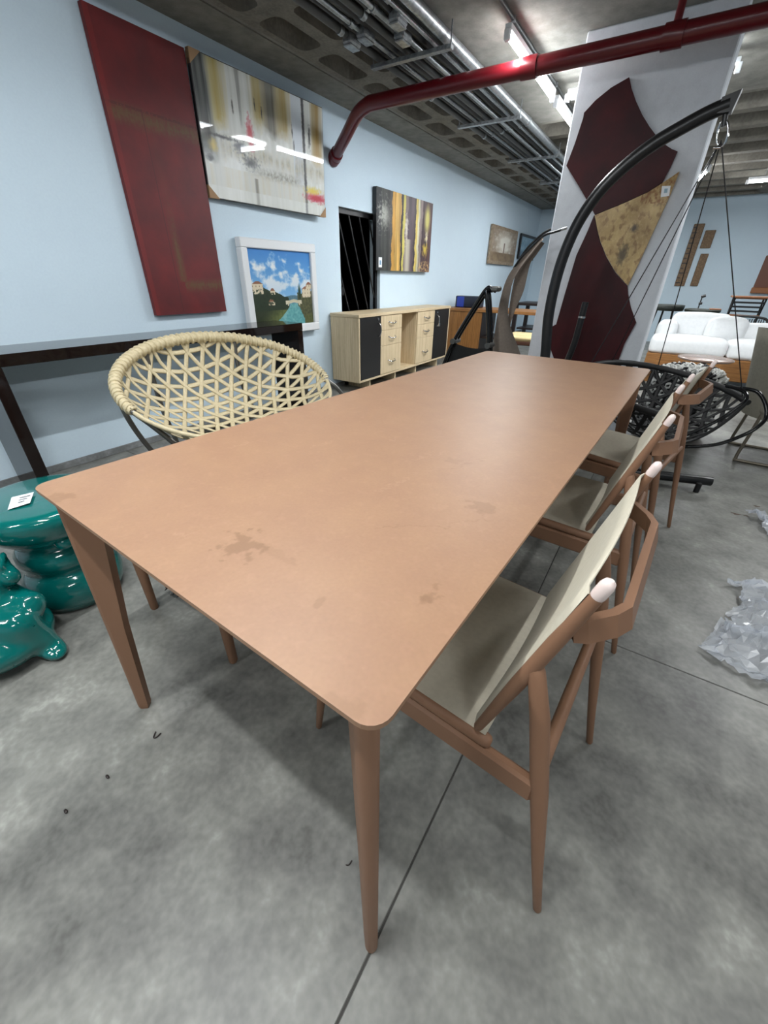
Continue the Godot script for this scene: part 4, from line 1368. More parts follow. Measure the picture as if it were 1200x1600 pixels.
	var sp := picture(256, 192, func(u: float, v: float, i: int):
		var a := y1[i] / 255.0
		var b := y2[i] / 255.0
		var uu := u + 0.03 * (a - 0.5) + 0.02 * (v - 0.5) * (a - 0.3)
		var c := C(60, 50, 52)
		for k in stripes.size() - 1:
			if uu >= stripes[k][0] and uu < stripes[k + 1][0]:
				var q = stripes[k]
				c = C(q[1], q[2], q[3])
		c = c * (0.75 + 0.4 * y3[i] / 255.0)
		c = c.lerp(C(206, 206, 196), clampf(1.3 - blob(u, v, 0.12 + 0.1 * (b - 0.5), 0.30, 0.09, 0.16) * (0.4 + 1.3 * b), 0, 1) * 0.7)
		c = c.lerp(C(226, 222, 206), clampf(1.3 - blob(u, v, 0.50, 0.42, 0.03, 0.16) * (0.4 + 1.2 * b), 0, 1) * 0.8)
		if v > 0.55: c = c.lerp(C(206, 200, 176), clampf(1.4 - absf(u - 0.53) / 0.05, 0, 1) * 0.8)
		c = c.lerp(C(216, 208, 120), clampf(1.5 - blob(u, v, 0.90, 0.24, 0.05, 0.17), 0, 1) * 0.95)
		c = c.lerp(C(232, 224, 190), clampf(1.3 - blob(u, v, 0.90, 0.50, 0.03, 0.09) * (0.5 + b), 0, 1))
		c = c.lerp(C(204, 178, 66), clampf(1.4 - blob(u, v, 0.88, 0.66, 0.045, 0.09) * (0.5 + b), 0, 1))
		c = c.lerp(C(30, 24, 28), clampf(1.3 - blob(u, v, 0.885, 0.58, 0.012, 0.05), 0, 1))
		if v > 0.84 and u > 0.76: c = c.lerp(C(200, 168, 108), clampf(b * 2.0 - 0.7, 0, 1))
		return c)
	put(face(r, X + 0.001), "painted_face", tmat(sp, 0.45), t)
	st = mb()
	span(st, Vector3(X, r[0] + 0.03, r[2] - 0.12), Vector3(X + 0.003, r[0] + 0.13, r[2] - 0.05), 0)
	var tg := put(st, "price_tag", M.paper, t)
	st = mb()
	span(st, Vector3(X + 0.003, r[0] + 0.055, r[2] - 0.10), Vector3(X + 0.004, r[0] + 0.10, r[2] - 0.07), 0)
	put(st, "print_block", mat(C(120, 160, 190), 0.7), tg)
	# two small pictures further along
	X = WALL + 0.05
	r = wall_rect([771, 350], [809, 361], [763, 411], [803, 416], X)
	t = thing("small_framed_picture", "small picture of a pale tree in a greyish wooden frame", "picture", Vector3(X, r[0], (r[2] + r[3]) * 0.5))
	st = mb()
	canvas_sides(st, r, WALL + 0.012, X)
	put(st, "frame", tmat(layered(64, 64, [[nz(64, 64, 0.1, 251), 1.0]], [C(122, 104, 84), C(168, 152, 130)]), 0.6, Vector3(2, 2, 2)), t)
	var z1 := nz(128, 96, 0.04, 252, 4, false)
	var pic := picture(128, 96, func(u: float, v: float, i: int):
		var a := z1[i] / 255.0
		var c := C(120, 104, 88).lerp(C(176, 160, 140), a)
		c = c.lerp(C(226, 222, 210), clampf(1.5 - blob(u, v, 0.5, 0.42, 0.28, 0.33) * (0.5 + a), 0, 1))
		if v > 0.72: c = C(112, 92, 70).lerp(C(150, 130, 100), a)
		if absf(u - 0.5) < 0.02 and v > 0.4 and v < 0.75: c = C(130, 112, 96)
		return c)
	put(face(r, X + 0.001, 0.05), "painted_face", tmat(pic, 0.5), t)
	r = wall_rect([815, 365], [838, 370], [811, 404], [834, 408], X)
	t = thing("small_framed_picture", "small blue picture in a thin black frame", "picture", Vector3(X, r[0], (r[2] + r[3]) * 0.5))
	st = mb()
	canvas_sides(st, r, WALL + 0.012, X)
	put(st, "frame", M.black, t)
	var pic2 := picture(64, 48, func(u: float, v: float, i: int):
		return C(96, 138, 166).lerp(C(170, 196, 208), z1[(i * 3) % z1.size()] / 255.0).lerp(C(60, 84, 110), clampf(v * 2.0 - 1.2, 0, 1)))
	put(face(r, X + 0.001, 0.05), "painted_face", tmat(pic2, 0.4), t)
	# relief on the pillar
	var Z := PILLAR + 0.012
	t = thing("wall_relief", "large wall relief of dark red curved boards with a gold leaf fan", "relief", Vector3(-0.55, 0.5, PILLAR))
	var zz := func(a: Array) -> PackedVector2Array:
		var out := PackedVector2Array()
		for q in a:
			var p := at_z(820.0 + q[0] / 3.333, 120.0 + q[1] / 3.333, Z)
			out.append(Vector2(p.x, p.y))
		return out
	var w1 := nz(256, 256, 0.01, 261, 5, false)
	var w2 := nz(256, 256, 0.08, 262, 3, false)
	var leather := picture(256, 256, func(_u: float, _v: float, i: int):
		return C(44, 11, 16).lerp(C(68, 15, 20), w1[i] / 255.0).lerp(C(108, 40, 40), clampf((w2[i] - 205) / 50.0, 0, 1) * 0.35))
	var lmat := tmat(leather, 0.5)
	lmat.metallic_specular = 0.35
	var upper := [[545, 5], [556, 60], [580, 130], [612, 200], [650, 262], [692, 318], [735, 358], [765, 378], [795, 390], [760, 470], [716, 552], [640, 600], [520, 655], [365, 718], [340, 670], [285, 575], [218, 465], [262, 350], [305, 218], [310, 190], [370, 125], [450, 60]]
	var lower := [[362, 722], [375, 790], [392, 860], [425, 940], [470, 1020], [535, 1090], [538, 1130], [552, 1200], [580, 1280], [520, 1390], [490, 1470], [440, 1620], [200, 1620], [165, 1500], [140, 1430], [122, 1372], [130, 1308], [165, 1288], [210, 1130], [270, 930], [330, 800]]
	var gold := [[805, 495], [770, 520], [716, 556], [640, 604], [520, 659], [366, 722], [378, 790], [396, 860], [428, 938], [474, 1018], [537, 1086], [590, 980], [650, 850], [705, 730], [760, 610]]
	for q in [["upper_board", upper, lmat, 0.024], ["lower_board", lower, lmat, 0.024]]:
		st = mb()
		prism(st, zz.call(q[1]), Vector3(0, 0, PILLAR), Vector3.RIGHT, Vector3.UP, q[3])
		put(st, q[0], q[2], t)
	var g3 := nz(256, 256, 0.03, 263, 4, false)
	var gl := picture(256, 256, func(u: float, v: float, i: int):
		var a := w1[i] / 255.0
		var b := w2[i] / 255.0
		var c := C(160, 130, 78).lerp(C(204, 176, 120), a).lerp(C(218, 196, 150), clampf(b - 0.55, 0, 1))
		c = c.lerp(C(118, 84, 46), clampf((0.42 - g3[i] / 255.0) * 5.0, 0, 1) * (0.5 + 0.5 * b) * 0.8)
		c = c.lerp(C(62, 48, 32), clampf(1.4 - blob(u, v, 0.62, 0.46, 0.05, 0.035) * (0.6 + b), 0, 1) * 0.9)
		c = c.lerp(C(72, 62, 42), clampf(1.4 - blob(u, v, 0.55, 0.70, 0.07, 0.09) * (0.5 + 1.2 * b), 0, 1) * 0.8)
		if v < 0.25 and u > 0.6: c = c.lerp(C(128, 82, 36), clampf(b * 2.2 - 0.8, 0, 1))
		return c)
	st = mb()
	prism(st, zz.call(gold), Vector3(0, 0, PILLAR), Vector3.RIGHT, Vector3.UP, 0.028)
	var gm := tmat(gl, 0.4)
	var gp := put(st, "gold_fan", gm, t)
	gp.set_meta("label", "mottled gold leaf fan")
	var tp: PackedVector2Array = zz.call([[715, 572], [760, 570], [752, 622], [708, 630]])
	st = mb()
	prism(st, tp, Vector3(0, 0, PILLAR + 0.028), Vector3.RIGHT, Vector3.UP, 0.002)
	var tg2 := put(st, "price_tag", M.paper, t)
	st = mb()
	prism(st, zz.call([[728, 585], [745, 584], [742, 606], [725, 608]]), Vector3(0, 0, PILLAR + 0.03), Vector3.RIGHT, Vector3.UP, 0.001)
	put(st, "print_block", mat(C(150, 176, 190), 0.7), tg2)

# ---------------------------------------------------------------- behind the table, left of the pillar
func back_left() -> void:
	var st: SurfaceTool
	# honey desk with a blue box
	var t := thing("desk", "honey-brown wooden desk with open shelves next to the sideboard", "desk", Vector3(-2.4, 0, -6.9))
	st = mb()
	span(st, Vector3(-3.09, 0.70, -7.25), Vector3(-1.35, 0.74, -6.55), 0.004)
	put(st, "top", M.honey_x, t)
	st = mb()
	span(st, Vector3(-3.06, 0, -6.60), Vector3(-2.45, 0.70, -6.57), 0.003)
	put(st, "front_panel", M.honey, t)
	for x in [-3.05, -2.46, -1.40]:
		st = mb()
		span(st, Vector3(x - 0.015, 0, -7.22), Vector3(x + 0.015, 0.70, -6.60), 0.003)
		put(st, "side_panel", M.umber, t)
	st = mb()
	span(st, Vector3(-2.44, 0.33, -7.20), Vector3(-1.41, 0.355, -6.62), 0.003)
	put(st, "shelf", M.umber, t)
	t = thing("blue_box", "dark box with bright blue front on the honey-brown desk", "box", Vector3(-2.75, 0.74, -6.85))
	st = mb()
	span(st, Vector3(-2.99, 0.741, -6.95), Vector3(-2.58, 0.905, -6.75), 0.012)
	put(st, "body", M.navy, t)
	st = mb()
	span(st, Vector3(-2.96, 0.75, -6.752), Vector3(-2.84, 0.895, -6.746), 0.002)
	put(st, "blue_label", M.blue, t)
	# dark table with things on it, further back
	t = thing("dark_table", "dark wooden table with lower shelf beyond the desk", "table", Vector3(-1.9, 0, -9.0))
	st = mb()
	span(st, Vector3(-2.6, 0.72, -9.5), Vector3(-1.1, 0.76, -8.6), 0.005)
	put(st, "top", M.umber, t)
	for q in [[-2.55, -8.65], [-1.15, -8.65], [-2.55, -9.45], [-1.15, -9.45], [-1.85, -8.65]]:
		st = mb()
		span(st, Vector3(q[0] - 0.035, 0, q[1] - 0.035), Vector3(q[0] + 0.035, 0.72, q[1] + 0.035), 0.004)
		put(st, "leg", M.umber, t)
	st = mb()
	span(st, Vector3(-2.5, 0.30, -9.4), Vector3(-1.2, 0.33, -8.7), 0.004)
	put(st, "shelf", M.umber, t)
	t = thing("folded_cloth", "grey folded cloth lying on the dark table", "cloth", Vector3(-1.75, 0.76, -8.9))
	st = mb()
	grid(st, 12, 8, func(u: float, v: float) -> Vector3: return Vector3(lerpf(-2.1, -1.3, u), 0.762 + 0.10 * sin(u * PI) * (0.7 + 0.3 * sin(v * 6.0)) * sin(clampf(v, 0.02, 0.98) * PI), lerpf(-8.65, -9.2, v)), Vector3.UP)
	put(st, "cloth", M.taupe, t)
	# chair with yellow cushion
	t = thing("cushioned_chair", "brown wooden chair with pale yellow cushion beside the pillar", "chair", Vector3(-1.62, 0, -6.35))
	var cx := -1.66
	var cz := -6.2
	st = mb()
	span(st, Vector3(cx - 0.21, 0.36, cz - 0.2), Vector3(cx + 0.21, 0.41, cz + 0.2), 0.01)
	put(st, "seat_frame", M.brown, t)
	st = mb()
	box(st, Vector3(cx, 0.45, cz), Vector3(0.42, 0.085, 0.4), 0.035)
	put(st, "cushion", M.cushion, t)
	for q in [[-1, -1], [1, -1], [-1, 1], [1, 1]]:
		st = mb()
		rod(st, Vector3(cx + q[0] * 0.19, 0, cz + q[1] * 0.18), Vector3(cx + q[0] * 0.19, 0.37, cz + q[1] * 0.18), 0.014, 0.022, 10)
		put(st, "leg", M.brown, t)
	for q in [-1, 1]:
		st = mb()
		tube(st, smooth([Vector3(cx + 0.2, 0.4, cz + q * 0.18), Vector3(cx + 0.23, 0.6, cz + q * 0.18), Vector3(cx + 0.30, 0.85, cz + q * 0.17)], 4), 0.016, 8)
		put(st, "back_post", M.brown, t)
	st = mb()
	bar(st, Vector3(cx + 0.28, 0.78, cz - 0.17), Vector3(cx + 0.28, 0.78, cz + 0.17), 0.02, 0.09)
	put(st, "back_rail", M.brown, t)
	# glossy black folding frame
	var zb := -3.30
	t = thing("black_tube_frame", "glossy black bent tube frame with black sling, upright behind the table", "frame", Vector3(-1.33, 0, zb))
	var A := at_z(693, 570, zb)
	var K := at_z(709, 533, zb)
	var P := at_z(762, 450, zb)
	var Q := at_z(763, 540, zb)
	for d in [0.0, -0.06]:
		var o := Vector3(0, 0, d)
		st = mb()
		tube(st, smooth([Vector3(A.x - 0.16, 0.012, zb) + o, A + o, K + o, K.lerp(P, 0.72) + o + Vector3(-0.01, 0.0, 0), P + o + Vector3(0, d * 0.3, 0), P + o + Vector3(0.045, -0.02, 0)], 7), 0.014, 10)
		put(st, "long_tube", M.blackgloss, t)
		st = mb()
		tube(st, smooth([P + o + Vector3(-0.015, -0.005, 0), P.lerp(Q, 0.28) + o + Vector3(-0.005, 0, 0), Q + o, Vector3(Q.x + 0.08, 0.012, zb) + o], 7), 0.014, 10)
		put(st, "short_tube", M.blackgloss, t)
	for q in [K, Q]:
		st = mb()
		rod(st, q + Vector3(0, 0, 0.03), q + Vector3(0, 0, -0.09), 0.022, -1, 12)
		put(st, "joint", M.pvc, t)
	st = mb()
	box(st, P + Vector3(0.055, -0.005, -0.03), Vector3(0.06, 0.035, 0.09), 0.01)
	put(st, "end_clip", M.steel, t)
	st = mb()
	grid(st, 8, 6, func(u: float, v: float) -> Vector3: return K.lerp(Q, u).lerp(Vector3(lerpf(A.x - 0.1, Q.x + 0.06, u), 0.15, zb), v) + Vector3(0, -0.02 - 0.02 * sin(u * PI), -0.03), Vector3(0, 0, 1))
	grid(st, 8, 6, func(u: float, v: float) -> Vector3: return K.lerp(Q, u).lerp(Vector3(lerpf(A.x - 0.1, Q.x + 0.06, u), 0.15, zb), v) + Vector3(0, -0.02 - 0.02 * sin(u * PI), -0.034), Vector3(0, 0, -1))
	put(st, "sling", M.black, t)
	# taupe sling lounger stood on end
	var zt := -3.52
	t = thing("sling_lounger", "taupe fabric sling lounger with black poles standing upright at the pillar", "lounger", Vector3(-1.08, 0, zt))
	var le := []
	var ri := []
	for q in [[750, 640], [767, 560], [776, 500], [782, 468], [791, 438], [806, 414], [836, 382], [847, 370]]: le.append(at_z(q[0], q[1], zt))
	for q in [[838, 640], [813, 553], [801, 520], [794, 492], [797, 460], [806, 430], [838, 386], [849, 375]]: ri.append(at_z(q[0], q[1], zt + 0.07))
	le = smooth(le, 5)
	ri = smooth(ri, 5)
	for dz in [0.0, 0.004]:
		st = mb() if dz == 0.0 else st
		grid(st, le.size() - 1, 6, func(u: float, v: float) -> Vector3:
			var i := int(round(u * (le.size() - 1)))
			return (le[i] as Vector3).lerp(ri[i], v) + Vector3(0, 0, -0.05 * sin(v * PI) * (1.0 - u * 0.6) + dz), Vector3(0, 0, 1 if dz > 0 else -1))
	put(st, "fabric_left", M.taupe, t)
	st = mb()
	var l2 := []
	var r2 := []
	for q in [[794, 506], [796, 480], [803, 440], [810, 418], [822, 402], [843, 376]]: l2.append(at_z(q[0], q[1], zt - 0.04))
	for q in [[797, 508], [806, 482], [818, 455], [828, 414], [837, 400], [851, 380]]: r2.append(at_z(q[0], q[1], zt - 0.02))
	l2 = smooth(l2, 5)
	r2 = smooth(r2, 5)
	for dz in [0.0, 0.004]:
		grid(st, l2.size() - 1, 4, func(u: float, v: float) -> Vector3:
			var i := int(round(u * (l2.size() - 1)))
			return (l2[i] as Vector3).lerp(r2[i], v) + Vector3(0, 0, 0.02 * sin(v * PI) + dz), Vector3(0, 0, 1 if dz > 0 else -1))
	put(st, "fabric_right", M.taupe, t)
	var pole1 := []
	for q in [[800, 418], [815, 402], [834, 383], [850, 368], [868, 362], [886, 356]]: pole1.append(at_z(q[0], q[1], zt + 0.04))
	st = mb()
	pole1[0].z -= 0.05
	tube(st, smooth(pole1, 5), 0.008, 8)
	put(st, "pole", M.black, t)
	var pole2 := []
	for q in [[820, 393], [838, 374], [850, 364], [861, 358]]: pole2.append(at_z(q[0], q[1], zt - 0.05))
	st = mb()
	tube(st, smooth([Vector3(at_z(783, 560, zt).x, 0.0, zt - 0.10), at_z(786, 540, zt - 0.10), at_z(790, 480, zt - 0.09), at_z(802, 425, zt - 0.08)] + pole2, 5), 0.008, 8)
	put(st, "pole", M.black, t)
	st = mb()
	rod(st, Vector3(at_z(790, 560, zt).x, 0.0, zt - 0.12), Vector3(at_z(790, 520, zt).x, 0.85, zt - 0.06), 0.01, -1, 8)
	put(st, "lower_pole", M.black, t)
	st = mb()
	tube(st, [pole1[4].lerp(pole1[5], 0.5), pole1[5]], 0.0085, 8)
	put(st, "pole_tip", M.chrome, t)

# ---------------------------------------------------------------- swing stand and hanging basket
func swing() -> void:
	var st: SurfaceTool
	var z := -3.20
	var t := thing("swing_stand", "tall black arched swing stand with floor bars in front of the pillar", "stand", Vector3(-0.70, 0, z))
	var pts := [Vector3(-0.60, 0.04, z), Vector3(-0.655, 0.35, z)]
	for q in [[852, 555], [857, 495], [869, 437], [885, 388], [907, 342], [938, 298], [976, 260], [1020, 226], [1064, 200], [1105, 178], [1140, 163]]: pts.append(at_z(q[0], q[1], z))
	st = mb()
	tube(st, smooth(pts, 6), 0.034, 16)
	put(st, "arch", M.black, t)
	var tip: Vector3 = pts[pts.size() - 1]
	st = mb()
	prism(st, PackedVector2Array([Vector2(-0.04, 0.025), Vector2(0.03, 0.044), Vector2(0.018, -0.034), Vector2(-0.04, -0.034)]), tip - Vector3(0, 0, 0.028), Vector3.RIGHT, Vector3.UP, 0.056)
	put(st, "end_plate", M.black, t)
	st = mb()
	prism(st, PackedVector2Array([Vector2(0.031, 0.044), Vector2(0.034, 0.044), Vector2(0.022, -0.034), Vector2(0.019, -0.034)]), tip - Vector3(0, 0, 0.028), Vector3.RIGHT, Vector3.UP, 0.056)
	put(st, "end_cap", M.paper, t)
	var hk := at_z(1131, 198, z)
	st = mb()
	rod(st, tip + Vector3(-0.005, -0.03, 0), hk, 0.012, -1, 10)
	put(st, "eye_bolt", M.black, t)
	# floor bars
	var b0 := Vector3(-0.60, 0.06, z)
	st = mb()
	tube(st, [b0, Vector3(-0.2, 0.06, -3.0), Vector3(0.15, 0.06, -2.95)], 0.028, 14)
	rod(st, Vector3(0.0, 0.06, -2.90), at_y(1111, 752, 0.06), 0.03, -1, 14)
	put(st, "floor_bar", M.black, t)
	for q in [at_y(1090, 762, 0.03), Vector3(-0.55, 0.03, -3.1), Vector3(-0.2, 0.03, -3.0)]:
		st = mb()
		rod(st, Vector3(q.x, 0.0, q.z), Vector3(q.x, 0.06, q.z), 0.016, -1, 10)
		put(st, "foot", M.black, t)
	st = mb()
	tube(st, [b0, Vector3(-0.5, 0.06, -3.62), Vector3(0.2, 0.06, -3.68)], 0.028, 14)
	put(st, "floor_bar", M.black, t)
	# short stub of a second stand
	t = thing("stand_stub", "short black tube end with metal ring standing before the red relief", "tube", Vector3(-0.58, 0, -3.45))
	var zz := -3.45
	var s0 := at_z(915, 472, zz)
	var s1 := at_z(905, 510, zz)
	st = mb()
	tube(st, smooth([Vector3(-0.66, 0.0, zz), at_z(880, 580, zz), at_z(896, 540, zz), s1, s0], 6), 0.022, 14)
	put(st, "tube", M.black, t)
	var rg := at_z(909, 497, zz)
	st = mb()
	rod(st, rg, rg + (s0 - s1).normalized() * 0.012, 0.0255, -1, 14)
	put(st, "ring", M.chrome, t)
	# hanging basket
	var c := Vector3(0.10, 0.555, -3.13)
	var e1 := Vector3(0.48, -0.062, 0.02)
	var e2 := Vector3(-0.02, 0.062, -0.40)
	var n := e1.cross(-e2).normalized()
	if n.y < 0: n = -n
	t = thing("hanging_basket", "black woven basket seat hanging by thin cords from the arched stand", "swing seat", c - n * 0.3)
	weave(t, c, e1 * 0.99, e2 * 0.99, n, 0.30, 0.155, 0.0125, M.blackcord, Vector2(cos(deg_to_rad(-35)), sin(deg_to_rad(-35))), 0.55)
	var rp := rim_points(c, e1, e2, deg_to_rad(21), deg_to_rad(269), 100)
	var rr := []
	for i in rp.size(): rr.append(0.0175 * (1.0 + 0.12 * absf(sin(i * 0.6))))
	st = mb()
	tube(st, rp, rr, 10)
	put(st, "rim", M.blackcord, t)
	var fp := []
	var fd := Vector2(cos(deg_to_rad(-35)), sin(deg_to_rad(-35)))
	for i in 25:
		var q := fd * 0.55 + Vector2(-fd.y, fd.x) * lerpf(0.83, -0.83, i / 24.0)
		fp.append(bowl_point(c, e1 * 0.99, e2 * 0.99, n, 0.30, q.x, q.y))
	st = mb()
	tube(st, fp, 0.010, 8)
	put(st, "front_edge", M.blackcord, t)
	for q in [[[1135, 602, -3.36], [1150, 606, -3.33], [1181, 611, -3.28], [1195, 629, -3.24], [1197, 652, -3.2], [1184, 667, -3.16], [1161, 680, -3.13], [1121, 694, -3.1], [1073, 698, -3.1], [1030, 696, -3.1]], [[1135, 603, -3.35], [1152, 607, -3.31], [1165, 614, -3.27], [1165, 626, -3.23], [1151, 637, -3.2], [1121, 657, -3.16], [1073, 679, -3.12], [1035, 692, -3.1]]]:
		var pp := []
		for k in q: pp.append(at_z(k[0], k[1], k[2]))
		st = mb()
		tube(st, smooth(pp, 6), 0.011, 10)
		put(st, "frame_tube", M.blackgloss, t)
	# cords
	var cords := [deg_to_rad(28), deg_to_rad(97), deg_to_rad(137), deg_to_rad(184)]
	var ring := at_z(1127, 219, z)
	for a in cords:
		var p := c + e1 * cos(a) + e2 * sin(a)
		st = mb()
		rod(st, ring, p, 0.0032, -1, 6)
		put(st, "cord", M.black, t)
	# shackle
	t = thing("snap_hook", "bright steel snap hook joining the cords to the stand", "hook", ring)
	st = mb()
	var sh := []
	var mid := (hk + ring) * 0.5
	for k in 24:
		var a := TAU * k / 24.0
		sh.append(mid + Vector3(cos(a) * 0.022 - sin(a) * 0.012, sin(a) * 0.052, 0.01 * cos(a)))
	tube(st, sh, 0.0055, 8, false, true)
	put(st, "link", M.chrome, t)
	st = mb()
	rod(st, mid + Vector3(-0.02, -0.055, 0), mid + Vector3(0.012, -0.055, 0), 0.008, -1, 8)
	put(st, "gate_screw", M.chrome, t)

# ---------------------------------------------------------------- far right
func soft_box(st: SurfaceTool, c: Vector3, s: Vector3, r: float, puff := 0.02, turn := 0.0) -> void:
	# pillow-like rounded block made of a bulged cube
	var N := 12
	for ax in 3:
		for sg in [-1.0, 1.0]:
			var f := func(u: float, v: float) -> Vector3:
				var p := Vector3.ZERO
				p[ax] = sg
				p[(ax + 1) % 3] = -cos(PI * u)
				p[(ax + 2) % 3] = -cos(PI * v)
				var h := s * 0.5
				var q := Vector3(p.x * h.x, p.y * h.y, p.z * h.z)
				var inner := Vector3(clampf(q.x, -h.x + r, h.x - r), clampf(q.y, -h.y + r, h.y - r), clampf(q.z, -h.z + r, h.z - r))
				var d := q - inner
				if d.length() > 0.0001: q = inner + d.normalized() * r
				var a := (1.0 - p[(ax + 1) % 3] * p[(ax + 1) % 3]) * (1.0 - p[(ax + 2) % 3] * p[(ax + 2) % 3])
				q[ax] += sg * puff * a
				return c + q.rotated(Vector3.UP, turn)
			var o := Vector3.ZERO
			o[ax] = sg
			grid(st, N, N, f, o.rotated(Vector3.UP, turn))
func back_right() -> void:
	var st: SurfaceTool
	var t := thing("sofa", "white cushioned sofa on a low honey-coloured wooden base", "sofa", Vector3(0.4, 0, -6.9))
	st = mb()
	span(st, Vector3(-0.13, 0.12, -7.35), Vector3(1.9, 0.36, -6.45), 0.008)
	put(st, "wooden_base", M.honey_x, t)
	for q in [[-0.05, -6.55], [1.8, -6.55], [-0.05, -7.25], [1.8, -7.25]]:
		st = mb()
		span(st, Vector3(q[0] - 0.03, 0, q[1] - 0.03), Vector3(q[0] + 0.03, 0.12, q[1] + 0.03), 0.004)
		put(st, "foot", M.honey_x, t)
	st = mb()
	soft_box(st, Vector3(0.27, 0.455, -6.82), Vector3(0.80, 0.19, 0.72), 0.05, 0.012)
	put(st, "seat_cushion", M.sofa, t)
	st = mb()
	soft_box(st, Vector3(1.08, 0.455, -6.82), Vector3(0.80, 0.19, 0.72), 0.05, 0.012)
	put(st, "seat_cushion", M.sofa, t)
	st = mb()
	soft_box(st, Vector3(0.34, 0.645, -7.18), Vector3(0.62, 0.30, 0.24), 0.05, 0.02)
	put(st, "back_cushion", M.sofa, t)
	st = mb()
	soft_box(st, Vector3(0.63, 0.62, -7.06), Vector3(0.40, 0.28, 0.14), 0.045, 0.03, 0.3)
	put(st, "throw_pillow", M.sofa, t)
	st = mb()
	soft_box(st, Vector3(0.0, 0.575, -7.12), Vector3(0.22, 0.24, 0.4), 0.05, 0.015)
	put(st, "arm_cushion", M.sofa, t)
	st = mb()
	soft_box(st, Vector3(1.10, 0.59, -7.20), Vector3(0.66, 0.24, 0.22), 0.05, 0.015)
	put(st, "back_cushion", M.sofa, t)
	# low table with patterned pouf
	t = thing("round_side_table", "thin pale round table in front of the white sofa", "table", Vector3(0.37, 0, -4.9))
	st = mb()
	lathe(st, [Vector2(0, 0.535), Vector2(0.20, 0.535), Vector2(0.215, 0.542), Vector2(0.215, 0.552), Vector2(0.20, 0.556), Vector2(0, 0.556)], Vector3(0.37, 0, -4.85), 40)
	put(st, "top", mat(C(132, 112, 102), 0.25), t)
	st = mb()
	rod(st, Vector3(0.37, 0.02, -4.85), Vector3(0.37, 0.536, -4.85), 0.025, -1, 14)
	put(st, "stem", M.brown, t)
	st = mb()
	lathe(st, [Vector2(0, 0), Vector2(0.16, 0), Vector2(0.16, 0.012), Vector2(0.03, 0.03), Vector2(0, 0.03)], Vector3(0.37, 0, -4.85), 32)
	put(st, "base", M.brown, t)
	# knotted rope pouf
	var pc := Vector3(0.26, 0, -4.20)
	t = thing("knitted_pouf", "lumpy pouf knotted from black and white rope", "pouf", pc)
	st = mb()
	lathe(st, [Vector2(0, 0.0), Vector2(0.17, 0.0), Vector2(0.23, 0.08), Vector2(0.245, 0.22), Vector2(0.24, 0.44), Vector2(0.20, 0.525), Vector2(0.0, 0.555)], pc, 32)
	put(st, "body", M.rope_dark, t)
	var rng := RandomNumberGenerator.new()
	rng.seed = 77
	var knots := []
	for v in 6:
		var s := mb()
		var p2 := []
		for k in 10:
			var a := TAU * k / 10.0
			p2.append(Vector3(cos(a) * 0.024 + 0.012 * sin(2 * a + v), 0.012 * sin(a * 2.0 + v), sin(a) * 0.017))
		tube(s, p2, 0.0095, 6, false, true)
		s.generate_normals()
		knots.append(s.commit())
	var rows := [[0.25, 0.07], [0.255, 0.13], [0.255, 0.19], [0.255, 0.25], [0.255, 0.31], [0.252, 0.37], [0.25, 0.43], [0.235, 0.49], [0.205, 0.53], [0.16, 0.548], [0.11, 0.555], [0.06, 0.558]]
	for ring in rows.size():
		var rad: float = rows[ring][0]
		var y: float = rows[ring][1]
		var cnt := int(TAU * rad / 0.047)
		for k in cnt:
			var a := TAU * (k + 0.5 * (ring % 2)) / cnt
			var o := put_mesh(knots[rng.randi() % 6], "rope_knot", M.rope_light if rng.randf() < 0.66 else M.rope_dark, t)
			var outw := Vector3(cos(a), 0.15 if ring < 7 else 2.5, sin(a)).normalized()
			var x := outw.cross(Vector3(sin(a), 0.3, -cos(a))).normalized()
			o.transform = Transform3D(Basis(x.cross(outw).normalized(), outw, x).orthonormalized(), Vector3(cos(a) * rad, y, sin(a) * rad))
	# olive armchair on bent metal legs
	var ac := Vector3(0.93, 0, -3.98)
	t = thing("armchair", "olive-grey fabric armchair on bent bronze tube legs", "armchair", ac)
	var sh := []
	st = mb()
	var shell := func(u: float, v: float) -> Vector3:
		# wrap-around back: u round the back from one arm to the other, v upwards
		var a := lerpf(-2.05, 2.05, u) + PI
		var h := lerpf(0.32, 0.885 - 0.10 * absf(u - 0.5), v)
		var rad := 0.29 + 0.11 * v
		return ac + Vector3(cos(a) * rad, h, sin(a) * (0.29 + 0.03 * v))
	grid(st, 28, 6, shell, Vector3.ZERO)
	grid(st, 28, 6, func(u: float, v: float) -> Vector3:
		var p: Vector3 = shell.call(u, v)
		var d := p - ac
		d.y = 0
		return p - d.normalized() * 0.035, Vector3.ZERO)
	for e in [0.0, 1.0]:
		for k in 6:
			var a: Vector3 = shell.call(e, k / 6.0)
			var b: Vector3 = shell.call(e, (k + 1) / 6.0)
			var da := a - ac
			da.y = 0
			da = da.normalized() * 0.035
			quad(st, a, b, b - da, a - da, Vector3(1, 0, 0))
	for k in 28:
		var a: Vector3 = shell.call(k / 28.0, 1.0)
		var b: Vector3 = shell.call((k + 1) / 28.0, 1.0)
		var da := a - ac
		da.y = 0
		var db := b - ac
		db.y = 0
		quad(st, a, b, b - db.normalized() * 0.035, a - da.normalized() * 0.035, Vector3.UP)
	put(st, "back_shell", M.olive, t)
	st = mb()
	soft_box(st, ac + Vector3(0.03, 0.40, 0), Vector3(0.50, 0.13, 0.48), 0.05, 0.02)
	put(st, "seat", M.olive, t)
